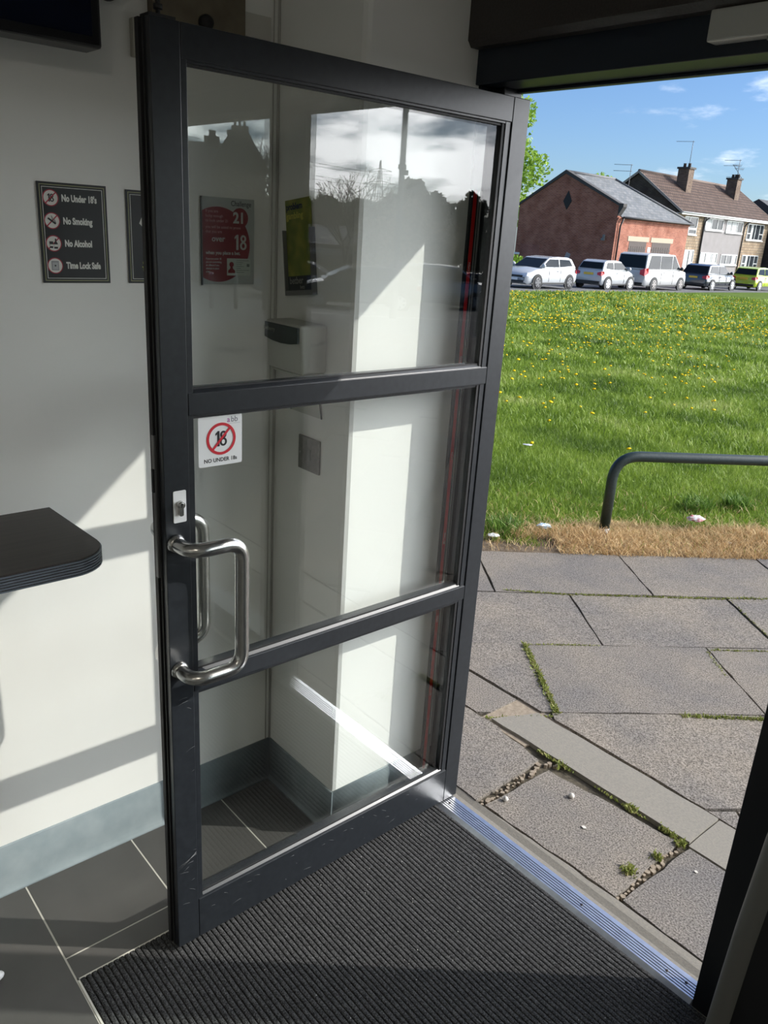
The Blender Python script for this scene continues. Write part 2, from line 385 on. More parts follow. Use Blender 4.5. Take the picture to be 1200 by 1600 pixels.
# ------------------------------------------------------------------ room shell
def build_room():
    mb = MB(); mb.box((-2.05, -4, -.06), (-1.9, 1.72, 3.0)); tag(mb.build('wall_left', M_wall), 'smooth off-white wall on the left', 'wall', kind='structure')
    # return wall and reveal to the left of the doorway
    pts = [(-1.9, 1.25), (-1.575, 1.25), (-1.564, 1.2545), (-1.56, 1.265), (-1.56, 1.612), (-1.9, 1.612)]
    mb = MB(); mb.prism(pts, 3.06, 2, -.06, smooth=False); tag(mb.build('wall_back', M_wall), 'off-white return wall and reveal beside the hinges', 'wall', kind='structure')
    mb = MB(); mb.box((-1.9, -4.15, -.06), (3.35, -4, 3.0)); tag(mb.build('wall_rear', M_wall), 'off-white wall behind the viewer', 'wall', kind='structure')
    mb = MB(); mb.box((3.2, -4, -.06), (3.35, 1.72, 3.0)); tag(mb.build('wall_right', M_wall), 'off-white wall far to the right', 'wall', kind='structure')
    mb = MB(); mb.box((-2.05, -4.15, 2.75), (3.35, 1.72, 2.85)); tag(mb.build('ceiling', M_ceil), 'plain off-white ceiling', 'ceiling', kind='structure')
    fillm = mat('glowing fill panel', (.8, .8, .8), .5, emit=((1, .92, .80), 8.0))  # unseen glowing panels added to lift the interior brightness
    for x, y in ((.9, -.9), (.9, -2.8)):
        root = empty('fill_light', (x, y, 2.75)); tag(root, 'added unseen square warm white fill light panel inside the shop'+(' nearer the door' if y > -2 else ' at the back'), 'fill light')
        mb = MB(); mb.box((-.32, -.32, -.02), (.32, .32, 0)); mb.build('frame', M_white, root); mb = MB(); mb.box((-.29, -.29, -.024), (.29, .29, -.0201)); mb.build('diffuser', fillm, root)
    # outer shop wall left of the door (outside face)
    mb = MB(); mb.box((-5.5, 1.60, -.06), (-1.9, 1.72, 3.2)); tag(mb.build('wall_front', M_dark), 'dark outer shopfront panel left of the doorway', 'wall', kind='structure')
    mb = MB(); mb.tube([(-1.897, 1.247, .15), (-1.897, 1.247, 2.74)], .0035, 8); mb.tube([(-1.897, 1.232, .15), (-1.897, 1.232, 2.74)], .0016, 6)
    tag(mb.build('trim_2', mat('beige grey bead', (.45, .44, .41), .6)), 'corner bead where left wall meets the return', 'trim', kind='structure')  # beige grey bead with a thinner line beside it
    # coved vinyl skirting
    pr = [(0, 0), (.016, 0), (.0125, .004), (.008, .012), (.0055, .025), (.0045, .05), (.004, .146), (.0015, .15), (0, .15)]
    mb = MB(); mb.prism([(-1.9+a, b) for a, b in pr], 5.25, 1, -4.0, smooth=True)
    tag(mb.build('baseboard_left', M_skirt), 'blue-grey coved vinyl skirting along left wall', 'skirting', kind='structure')
    mb = MB(); mb.prism([(1.25-a, b) for a, b in pr], .345, 0, -1.9, smooth=True)
    mb.prism([(-1.56+a, b) for a, b in pr], .366, 1, 1.246, smooth=True)
    tag(mb.build('baseboard_back', M_skirt), 'blue-grey vinyl skirting wrapping the return wall and reveal', 'skirting', kind='structure')
build_room()

# ------------------------------------------------------------------ shopfront frame
def build_frame():
    mb = MB()
    mb.box((-1.64, 1.613, 0), (-1.553, 1.72, 2.09)); mb.box((-1.553, 1.655, 0), (-1.512, 1.72, 2.09))   # hinge post
    tag(mb.build('trim_3', M_dark, bevel=.002), 'dark metal door frame post on the hinge side', 'door frame', kind='structure')
    mb = MB(); mb.box((-.556, 1.60, 0), (-.44, 1.70, 2.09)); mb.box((-.566, 1.685, 0), (-.556, 1.70, 2.09))
    tag(mb.build('trim_4', mat('black satin frame', (.012, .013, .015), .3), bevel=.002), 'black metal jamb on the right of the doorway', 'door frame', kind='structure')
    mb = MB(); mb.box((-1.64, 1.60, 2.09), (3.2, 1.72, 2.20)); mb.box((-1.64, 1.70, 2.082), (3.2, 1.72, 2.09))
    tag(mb.build('trim_5', mat('navy head frame', (.008, .014, .024), .45), bevel=.002), 'navy black head frame over the doorway', 'door frame', kind='structure')
    # bulkhead over the head, and roller shutter box outside
    mb = MB(); mb.prism([(1.56, 2.18), (1.572, 2.166), (1.60, 2.166), (1.60, 2.76), (1.56, 2.76)], 4.76, 0, -1.559)
    tag(mb.build('trim_6', mat('dark brown bulkhead', (.022, .018, .016), .42, noise=(200, (.04, .034, .03), .5, 4), bump=(300, .25, .002))), 'dark brown bulkhead panel above the doorway', 'bulkhead', kind='structure')
    mb = MB(); mb.box((-2.6, 1.72, 2.16), (3.35, 1.93, 2.62)); mb.box((-2.6, 1.915, 2.125), (3.35, 1.93, 2.16)); mb.box((-2.6, 1.72, 2.125), (3.35, 1.74, 2.16), 0)
    mb.box((-2.6, 1.80, 2.148), (3.35, 1.82, 2.16), 1); mb.box((-2.6, 1.86, 2.143), (3.35, 1.873, 2.16), 2)
    tag(mb.build('trim_7', [mat('shutter box', (.02, .026, .03), .4), mat('grey rubber seal', (.12, .12, .11), .6), mat('dull red strip', (.22, .035, .03), .5)]),
        'roller shutter box outside above the door with grey and red strips', 'shutter box', kind='structure')
    mb = MB(); mb.box((-2.6, 1.60, 2.62), (3.35, 1.93, 3.3)); tag(mb.build('trim_8', M_dark), 'dark shop fascia above the shutter box', 'fascia', kind='structure')
    # shop window right of the door
    mb = MB(); mb.box((-.44, 1.62, 0), (3.2, 1.70, .10)); mb.box((-.44, 1.60, .10), (3.2, 1.70, .14)); mb.box((1.35, 1.62, .14), (1.42, 1.70, 2.09)); mb.box((3.13, 1.62, .14), (3.2, 1.70, 2.09))
    wf = mb.build('window_1', M_dark, bevel=.002); tag(wf, 'shop window frame right of the doorway', 'window', kind='structure')
    mb = MB(); mb.box((-.44, 1.655, .14), (1.35, 1.663, 2.09)); mb.box((1.42, 1.655, .14), (3.13, 1.663, 2.09)); mb.build('pane', glass_mat('window glass', .03), wf)
    # closer block on the head frame
    root = empty('door_closer', (-.77, 1.60, 2.135)); tag(root, 'silver door closer body fixed to the head frame at top right', 'door closer')
    mb = MB(); mb.box((-.165, -.035, -.024), (.165, 0, .03)); mb.build('body', mat('silver closer', (.5, .5, .47), .4, .5), root, bevel=.003)
    mb = MB(); mb.box((-.05, -.03, -.032), (.10, -.004, -.0245)); mb.build('arm_mount', mat('closer arm', (.25, .25, .24), .4, .6), root, bevel=.002)
    # vertical red strip with lettering on the hinge post
    st = empty('red_sign_strip', (-1.552, 1.626, .05)); st.rotation_euler = RX
    tag(st, 'narrow red vertical strip with white lettering on the hinge post, seen through the door', 'sign strip')
    mb = MB(); mb.box((-.006, 0, 0), (.006, 1.80, .0008)); mb.build('strip', mat('bright red vinyl', (.75, .02, .02), .4), st)
    for k in range(6):
        t = text('lettering', 'OPEN' if k % 2 else 'BETTING', .009, M_paper, st, .003, .30+k*.26, .001); t.rotation_euler = (0, 0, R(90))
    mb = MB(); mb.box((.012, .15, 0), (.016, 1.80, .0006)); mb.box((-1.553+1.553+.020, .1, 0), (.026, 1.80, .0006)); mb.build('pale_edge', mat('pale grey strip', (.35, .36, .36), .4), st)
build_frame()

# ------------------------------------------------------------------ the glazed door, open into the room
def build_door():
    XF, XB = -1.447, -1.497; y0, y1 = .692, 1.68; z0, z1 = .012, 2.06
    root = empty('door_1', (-1.472, 1.68, 0)); tag(root, 'dark grey aluminium door with three glass panes standing open', 'door', kind='structure')
    inv = lambda o: o
    def B(mb, name, m, bevel=.0015, parent=root):
        o = mb.build(name, m, parent, bevel=bevel)
        if parent is root: o.matrix_parent_inverse = Matrix.Translation((1.472, -1.68, 0))
        return o
    T = Matrix.Translation((1.472, -1.68, 0))
    s = MB(); s.box((XB, y0, z0), (XF, .7485, z1)); B(s, 'stile', M_dark).__setitem__('label', 'wide lock stile on the free edge')
    s = MB(); s.box((XB, 1.622, z0), (XF, y1, z1)); B(s, 'stile', M_dark)
    for nm, a, b in (('top_rail', 2.004, z1), ('middle_rail', 1.369, 1.414), ('middle_rail', .733, .776), ('bottom_rail', z0, .132)):
        s = MB(); s.box((XB, .7495, a), (XF, 1.621, b)); B(s, nm, M_dark)
    # glazing beads round each pane
    panes = [(1.418, 2.0), (.782, 1.3665), (.140, .727)]
    for a, b in panes:
        s = MB()
        for (p, q, c, d) in ((.7495, .762, a-.012, b+.010), (1.603, 1.621, a-.012, b+.010)):
            s.box((XB+.004, p, c), (XF-.0035, q, d))
        s.prism([(XF-.004, a-.012), (XF-.004, a-.004), (XF-.012, a+.004), (XB+.012, a+.004), (XB+.004, a-.012)], .84, 1, .762)
        s.box((XB+.004, .762, b-.001), (XF-.004, 1.603, b+.008))
        B(s, 'glazing_bead', M_dark, .001)
        s = MB(); s.box((XF-.013, .7615, a-.001), (XF-.0095, .7645, b)); s.box((XF-.0135, 1.594, a-.001), (XF-.006, 1.6035, b))
        s.box((XF-.013, .762, a+.002), (XF-.0095, 1.60, a+.0055)); s.box((XF-.013, .762, b-.006), (XF-.009, 1.60, b-.0015)); B(s, 'gasket', M_black, 0)
        s = MB(); s.box((XF-.003, .763, a-.0122), (XF-.0015, 1.62, a-.0105)); B(s, 'drip_edge', M_alu, 0)
        s = MB(); s.box((-1.478, .760, a-.004), (-1.462, 1.604, b+.004)); B(s, 'glass_pane', GLASS, 0)
    # free edge: rebate, brush seal, lock faceplate
    s = MB(); s.box((XB+.006, y0-.006, z0), (XB+.020, y0, z1)); s.box((XB+.026, y0-.003, z0), (XB+.031, y0, z1))
    for i in range(150):
        z = z0+.015+i*.0134; s.box((XB-.003-random.random()*.003, y0+.004, z), (XB+.006, y0+.012, z+.0125))
    B(s, 'edge_seal', M_black, 0)
    s = MB(); s.box((XB+.012, y0-.0068, 1.02), (XB+.024, y0-.0005, 1.33)); B(s, 'lock_faceplate', mat('dull faceplate', (.2, .2, .2), .45, .8), .001)
    s = MB(); s.box((XB+.014, y0-.0105, 1.21), (XB+.022, y0-.004, 1.26)); B(s, 'latch', M_black, .001)
    s = MB(); s.tube([(-1.470, .72, 2.055), (-1.470, .72, 2.115)], .004, 10); s.tube([(-1.470, .72, 2.075), (-1.470, .72, 2.083)], .008, 12); s.box((-1.490, .696, 2.06), (-1.455, .745, 2.066)); B(s, 'top_bolt', M_black, 0)
    # hinges on the jamb side
    for z in (.25, 1.05, 1.85):
        s = MB(); s.tube([(-1.502, 1.688, z-.05), (-1.502, 1.688, z+.05)], .008, 12); B(s, 'hinge', M_dark, 0)
    # scuffs on the lower stile and bottom rail
    s = MB(); random.seed(5)
    for i in range(34):
        if i < 12: y, z = random.uniform(.70, .74), random.uniform(.10, .75)
        else: y, z = random.uniform(.78, 1.5), random.uniform(.03, .12)
        a = random.uniform(-.9, .9); l = random.uniform(.006, .026); dy, dz = math.cos(a)*l, math.sin(a)*l*.6
        s.tube([(XF+.0001, y, z), (XF+.0002, y+dy*.5, z+dz*.5+.001), (XF+.0001, y+dy, z+dz)], .00022, 4)
    for k in range(5): s.tube([(XF+.0001, .696, .262-k*.003), (XF+.0002, .72, .270-k*.001), (XF+.0001, .745, .278+k*.002)], .0002, 4)
    B(s, 'scratch_marks', mat('pale scratches', (.16, .165, .17), .6), 0)
    # lock plate and cylinder
    lp = empty('lock_plate', (XF, .7245, 1.182)); lp.rotation_euler = RX; lp.parent = root; lp.matrix_parent_inverse = T
    lp['label'] = 'white metal lock plate with keyhole cylinder'
    bpy.data.objects.remove(lp)
    w, h, r = .0145, .0345, .003
    cor = [(sx*(w-r)+r*math.cos(a), sy*(h-r)+r*math.sin(a)) for sx, sy, a0 in ((1, 1, 0), (-1, 1, 90), (-1, -1, 180), (1, -1, 270)) for a in [R(a0+t) for t in (0, 30, 60, 90)]]
    s = MB(); s.prism(cor, .0018, 2, 0); lp = s.build('lock_plate', M_white, root, bevel=.0004); lp.rotation_euler = RX; lp.location = (XF, .7245, 1.182); lp.matrix_parent_inverse = T
    lp['label'] = 'white metal lock plate'
    cyl = [(.0085*math.cos(a), .005+.0085*math.sin(a)) for a in [R(-55+i*290/20) for i in range(21)]]+[(-.0048, -.016), (-.003, -.0185), (.003, -.0185), (.0048, -.016)]
    s = MB(); s.prism(cyl, .009, 2, .001); s.lathe([(.0062, .010), (.0062, .0112), (.0055, .0114)], 20, (0, .005, 0)); c = s.build('lock_cylinder', M_steel, lp, bevel=.0005)
    s = MB(); s.box((-.0008, .001, .0112), (.0008, .0085, .0118)); s.lathe([(.0016, .0112), (.0016, .0118)], 10, (0, .0075, 0)); s.build('lock_cylinder_keyway', M_black, lp)
    # cranked pull handles, inside and outside
    for sgn, X, lab in ((1, XF, 'inner stainless steel pull handle'), (-1, XB, 'outer stainless steel pull handle seen through the glass')):
        st = X+sgn*.062; ya, yg = .714, .835; zt, zb = 1.102, .802
        if sgn < 0: zt, zb = 1.105, .80
        s = MB(); path = bezier_round([(X, ya, zt), (st, ya, zt), (st, yg, zt), (st, yg, zb), (st, ya, zb), (X, ya, zb)], .042, 8)
        s.tube(path, .0158, 22, caps=True); hd = B(s, 'pull_handle', M_steel, 0); hd['label'] = lab
        s = MB()
        for z in (zt, zb): s.lathe([(.0205, 0), (.0205, .004), (.017, .009), (.0155, .011)] if sgn > 0 else [(.0155, -.011), (.017, -.009), (.0205, -.004), (.0205, 0)], 24, (X, ya, z), axis=0)
        ro = s.build('rosette', M_steel, hd)
    # NO UNDER 18s sticker on the glass
    sx, sy, sz = -1.4612, .777, 1.2525
    s = MB(); w, h, r = .103, .107, .004
    cor = [((w-r if a0 in (0, 270) else r)+r*math.cos(R(a0+t)), (h-r if a0 in (0, 90) else r)+r*math.sin(R(a0+t))) for a0 in (0, 90, 180, 270) for t in (0, 45, 90)]
    s.prism(cor, .0004, 2, 0); k = s.build('sticker', M_paper, root); k.rotation_euler = RX; k.location = (sx, sy, sz); k.matrix_parent_inverse = T
    k['label'] = 'white square NO UNDER 18s sticker with a red prohibition ring'
    eighteen('sticker_numeral', .033, M_ink, k, .0525, .0415, .0005)
    s = MB(); annulus(s, .053, .0575, .0285, .0345, .0004, .0012)
    a = R(47); dx, dy = math.cos(a), math.sin(a); q = .0305; t = .0026
    s.add([(.053-dx*q-dy*-t, .0575-dy*q+dx*-t, .0013), (.053+dx*q-dy*-t, .0575+dy*q+dx*-t, .0013), (.053+dx*q-dy*t, .0575+dy*q+dx*t, .0013), (.053-dx*q-dy*t, .0575-dy*q+dx*t, .0013)], [(0, 1, 2, 3)])
    s.build('sticker_red_ring', M_red, k)
    text('sticker_words', 'NO UNDER 18s', .0118, M_ink, k, .0515, .0085, .0006, .00025, .97, 'CENTER')
    text('sticker_maker_mark', 'a', .017, mat('purple ink', (.35, .06, .30), .5), k, .067, .0915, .0006, .0001)
    text('sticker_maker_mark', 'bb', .017, mat('grey ink', (.2, .2, .22), .5), k, .0762, .0915, .0006, .0001)
    s = MB(); s.box((.070, .088, .0004), (.098, .0884, .0007)); s.build('sticker_rule', mat('grey ink', ()), k)
GLASS = glass_mat('door glass', .044, (.962, .976, .968))
build_door()

# ------------------------------------------------------------------ signs on the left wall
GOLD = mat('olive sign border', (.30, .31, .16), .5)
CREAM = mat('sign cream', (.70, .70, .66), .5)
def sign_frame(root, w, h, back):
    s = MB(); s.box((0, 0, 0), (w, h, .003)); s.build('panel', back, root)
    for d, t, m in ((.0045, .0016, GOLD), (.0095, .0012, CREAM)):
        s = MB()
        s.box((d, d, .003), (w-d, d+t, .0034)); s.box((d, h-d-t, .003), (w-d, h-d, .0034)); s.box((d, d, .003), (d+t, h-d, .0034)); s.box((w-d-t, d, .003), (w-d, h-d, .0034))
        s.build('border_line', m, root)
def build_signs():
    ink = mat('sign black', (.014, .015, .017), .4)
    root = empty('notice_sign', (-1.8995, .638, 1.587)); root.rotation_euler = RX
    tag(root, 'black sign listing No Under 18s, No Smoking, No Alcohol, Time Lock Safe on wall', 'sign')
    sign_frame(root, .152, .210, ink)
    rows = [("No Under 18's", .178), ('No Smoking', .131), ('No Alcohol', .084), ('Time Lock Safe', .037)]
    for i, (t, y) in enumerate(rows):
        tx = .0445+i*.0005
        text('wording', t, .0190, CREAM, root, tx+.0065, y-.0055, .0034, .0009, .66 if i == 3 else .68)
        s = MB(); s.lathe([(.0165, .003), (.0165, .0036)], 32, (.0275, y, 0)); d = s.build('symbol_disc', CREAM, root)
        s = MB(); annulus(s, .0275, y, .0152, .0172, .0034, .0042)
        if i < 3:
            a = R(45); q = .0155; tt = .0012; dx, dy = math.cos(a), math.sin(a)
            s.add([(.0275-dx*q+dy*tt, y-dy*q-dx*tt, .0041), (.0275+dx*q+dy*tt, y+dy*q-dx*tt, .0041), (.0275+dx*q-dy*tt, y+dy*q+dx*tt, .0041), (.0275-dx*q-dy*tt, y-dy*q+dx*tt, .0041)], [(0, 1, 2, 3)])
        s.build('symbol_ring', mat('dull sign red', (.36, .02, .045), .5), root)
        if i == 0: eighteen('symbol_numeral', .0165, M_ink, root, .0275, y-.0082, .0038)
        elif i == 1:
            s = MB(); a = R(-35); dx, dy = math.cos(a), math.sin(a)
            P = lambda u, v: (.0275+dx*u-dy*v, y-.001+dy*u+dx*v, .0044)
            s.add([P(-.011, -.0018), P(.009, -.0018), P(.009, .0018), P(-.011, .0018)], [(0, 1, 2, 3)]); s.build('symbol_cigarette', M_ink, root)
            s = MB(); s.tube([(.0265, y+.010, .0042), (.0285, y+.004, .0042), (.033, y+.002, .0042), (.035, y-.004, .0042)], .0009, 5); s.build('symbol_smoke', mat('smoke grey', (.3, .3, .3), .5), root)
        elif i == 2:
            s = MB()
            s.prism([(.028, y-.011), (.036, y-.011), (.036, y), (.0335, y+.004), (.0335, y+.010), (.0305, y+.010), (.0305, y+.004), (.028, y)], .0006, 2, .0038)
            s.prism([(.019, y-.010), (.0255, y-.010), (.0265, y+.004), (.018, y+.004)], .0006, 2, .0038); s.build('symbol_bottle_and_glass', M_ink, root)
            s = MB(); s.box((.0282, y-.007, .0044), (.0358, y-.002, .0047)); s.box((.0192, y-.006, .0044), (.0258, y-.002, .0047)); s.build('symbol_label', CREAM, root)
        else:
            s = MB(); s.box((.0195, y-.010, .0036), (.0355, y+.010, .0042)); s.build('symbol_safe', mat('safe grey', (.28, .29, .30), .5), root)
            s = MB(); s.box((.0215, y-.008, .0042), (.0335, y+.007, .0045)); s.build('symbol_safe_door', mat('safe light grey', (.42, .43, .44), .5), root)
            s = MB(); s.lathe([(.0018, .0045), (.0018, .005)], 12, (.0275, y, 0)); s.build('symbol_dial', M_ink, root)
    root = empty('notice_sign', (-1.8995, .836, 1.587)); root.rotation_euler = RX
    tag(root, 'black sign with yellow-green wording, mostly hidden behind the door edge', 'sign')
    sign_frame(root, .152, .207, ink)
    lime = mat('lime lettering', (.50, .55, .10), .5)
    for t, y, x in (('For The Safety', .055, .0755), ('Of Our Customers', .042, .0755), ('These Premises Are', .0285, .0755), ('Under CCTV', .0150, .0755)):
        text('wording', t, .0138, lime, root, x, y, .0034, .0004, .74, 'CENTER')
    s = MB(); s.prism([(.030, .135), (.045, .120), (.060, .128), (.052, .148), (.038, .152)], .0006, 2, .0034); s.prism([(.064, .12), (.115, .13), (.112, .155), (.062, .148)], .0006, 2, .0034)
    s.build('camera_symbol', CREAM, root)
    # Challenge 21 poster
    W, H = .150, .208
    root = empty('age_check_poster', (-1.8995, 1.029, 1.585)); root.rotation_euler = RX
    tag(root, 'Challenge 21 over 18 poster with a big red circle, on left wall behind the glass', 'poster')
    s = MB(); s.box((0, 0, 0), (W, H, .0015)); s.build('sheet', mat('poster off white', (.42, .44, .43), .4), root)
    s = MB(); s.box((-.003, -.002, .0), (-.0005, H, .006)); s.build('holder_edge', mat('dark holder edge', (.08, .08, .08), .4), root)
    red = mat('poster red', (.20, .010, .014), .4)
    s = MB()
    cx, cy, rr = .045, .096, .092
    pts = [(cx+rr*math.cos(R(a)), cy+rr*.98*math.sin(R(a))) for a in range(0, 360, 5)]
    p2 = clip(pts, 1, 0, .0015); s.prism(p2, .0004, 2, .0015)
    s.prism(ring_pts(.108, .162, .024, 30), .0003, 2, .0015); s.build('red_circle', red, root)
    Wt = mat('poster white ink', (.50, .50, .48), .4)
    text('wording', 'Challenge', .0175, M_ink, root, .082, .190, .0017, .0001, .85)
    text('wording', '21', .036, Wt, root, .088, .150, .0022, .0012, .95)
    for t, y in (('If you are', .172), ('lucky enough', .161), ('to look under 21', .150)): text('wording', t, .0098, mat('poster pink ink', (.5, .25, .26), .5), root, .010, y, .0022, .0001, .95)
    for t, y in (('you will be asked to prove', .135), ('that you are', .124)): text('wording', t, .0098, mat('poster pink ink', ()), root, .010, y, .0022, .0001, .95)
    text('wording', 'over', .020, Wt, root, .027, .104, .0022, .0004, 1)
    eighteen('numeral', .037, Wt, root, .110, .085, .0022, 1.2)
    text('wording', 'when you place a bet.', .0118, Wt, root, .010, .073, .0022, .0003, .95)
    for i, t in enumerate(('If you are under 18', 'you are committing', 'an offence if you', 'attempt to place', 'a bet')): text('wording', t, .0068, Wt, root, .010, .060-i*.0078, .0022, .0001, .82)
    s = MB(); s.box((.070, .022, .0019), (.139, .064, .0023)); s.build('id_card', mat('card pale green', (.5, .55, .5), .4), root)
    s = MB(); s.prism(ring_pts(.083, .049, .0065, 20), .0003, 2, .0023); s.prism([(.073, .028), (.093, .028), (.093, .034), (.087, .039), (.086, .044), (.080, .044), (.079, .039), (.073, .034)], .0003, 2, .0023); s.build('id_portrait', red, root)
    s = MB()
    for i, (x, w_) in enumerate(((.097, .038), (.097, .02), (.097, .016), (.097, .022), (.097, .014), (.097, .038), (.097, .024))): s.box((x, .0585-i*.0048, .0023), (x+w_, .0595-i*.0048, .0025))
    s.box((.128, .044, .0023), (.136, .051, .0025)); s.build('id_lines', mat('grey green ink', (.15, .18, .16), .5), root)
build_signs()

def build_return_wall_things():
    root = empty('leaflet_holder', (-1.826, 1.2495, 1.575)); root.rotation_euler = (R(90), R(-7), 0)
    tag(root, 'green problem gambling leaflet in a clear holder on the return wall behind the glass', 'leaflet holder')
    s = MB(); s.box((-.004, -.012, 0), (.112, .0, .016)); s.box((-.006, -.012, 0), (-.002, .15, .016)); s.box((.112, -.012, 0), (.116, .15, .016)); s.build('holder', mat('smoky clear plastic', (.16, .16, .15), .25), root)
    s = MB(); s.box((0, 0, .004), (.11, .222, .007)); s.build('leaflet', mat('leaflet green', (.13, .17, .02), .4, noise=(26, (.28, .28, .04), .7, 1)), root)
    s = MB(); s.box((0, 0, .0072), (.11, .036, .0078)); s.build('leaflet_band', M_ink, root)
    text('wording', 'problem', .022, mat('navy ink', (.01, .015, .05), .5), root, .004, .198, .0074, .0007, .95)
    text('wording', 'gambling', .022, mat('leaflet yellow', (.55, .50, .08), .5), root, .004, .176, .0074, .0005, .95)
    text('wording', 'betber', .024, mat('dim grey ink', (.22, .22, .2), .5), root, .006, .017, .008, .0004, .95)
    text('wording', 'bets', .013, mat('dim grey ink', ()), root, .052, .004, .008, .0002, .95)
    # dispenser
    root = empty('sanitiser_dispenser', (-1.74, 1.25, 1.445)); tag(root, 'white wall dispenser with a dark top panel on the return wall, behind the glass', 'dispenser')
    def pr(w0, w1, z0, z1, d0, d1): return [(-w0, 0, z0), (w0, 0, z0), (w0, -d0, z0), (-w0, -d0, z0), (-w1, 0, z1), (w1, 0, z1), (w1, -d1, z1), (-w1, -d1, z1)]
    F6 = [(0, 3, 2, 1), (4, 5, 6, 7), (0, 1, 5, 4), (1, 2, 6, 5), (2, 3, 7, 6), (3, 0, 4, 7)]
    s = MB(); s.add(pr(.066, .080, -.078, -.062, .05, .075), F6); s.add(pr(.080, .080, -.062, .062, .075, .085), F6); s.build('case', mat('dispenser white', (.5, .5, .46), .35), root, bevel=.008, seg=3)
    s = MB(); pts = [(-.074, .056), (.074, .056), (.074, .018), (.04, .012), (0, .010), (-.04, .012), (-.074, .018)]
    s.prism(pts, .006, 1, -.090); s.build('front_panel', mat('dark panel', (.02, .03, .028), .3), root, bevel=.001)
    t = text('wording', 'betberry', .014, mat('dim grey ink', ()), root, -.066, .058, 0, .0002); t.location = (-.066, -.0965, .038); t.rotation_euler = RY
    # small notice under the dispenser
    root = empty('small_notice', (-1.742, 1.2495, 1.262)); root.rotation_euler = RY; tag(root, 'small white notice with a red circle below the dispenser', 'notice')
    s = MB(); s.prism([(-.07, 0), (.07, 0), (.045, .115), (-.045, .115)], .002, 2, 0); s.build('sheet', mat('dull paper', (.5, .5, .46), .5), root)
    for q in (-1, 1): s = MB(); s.tube([(q*.07, 0, .003), (q*.045, .115, .003)], .0015, 6); s.build('side_wire', M_black, root)
    s = MB(); annulus(s, 0, .085, .008, .015, .002, .0028); s.build('red_circle', mat('notice red', (.45, .03, .03), .5), root)
    text('wording', 'NO', .010, M_ink, root, 0, .081, .0026, .0002, 1, 'CENTER')
    # switch plate
    root = empty('light_switch', (-1.721, 1.25, 1.155)); root.rotation_euler = RY; tag(root, 'brushed steel switch plate on the return wall, seen through the middle pane', 'switch')
    s = MB(); s.box((-.048, -.047, 0), (.048, .047, .006)); s.build('plate', mat('brushed nickel', (.30, .29, .27), .38, .9, noise=(90, (.22, .21, .2), .5, 5)), root, bevel=.0015)
    s = MB(); s.box((-.010, -.015, .006), (.010, .015, .0085)); s.build('rocker', mat('rocker grey', (.22, .22, .21), .4, .4), root, bevel=.001)
    for x in (-.038, .038): s = MB(); s.lathe([(.003, .006), (.003, .0068)], 12, (x, 0, 0)); s.build('screw', M_steel, root)
build_return_wall_things()

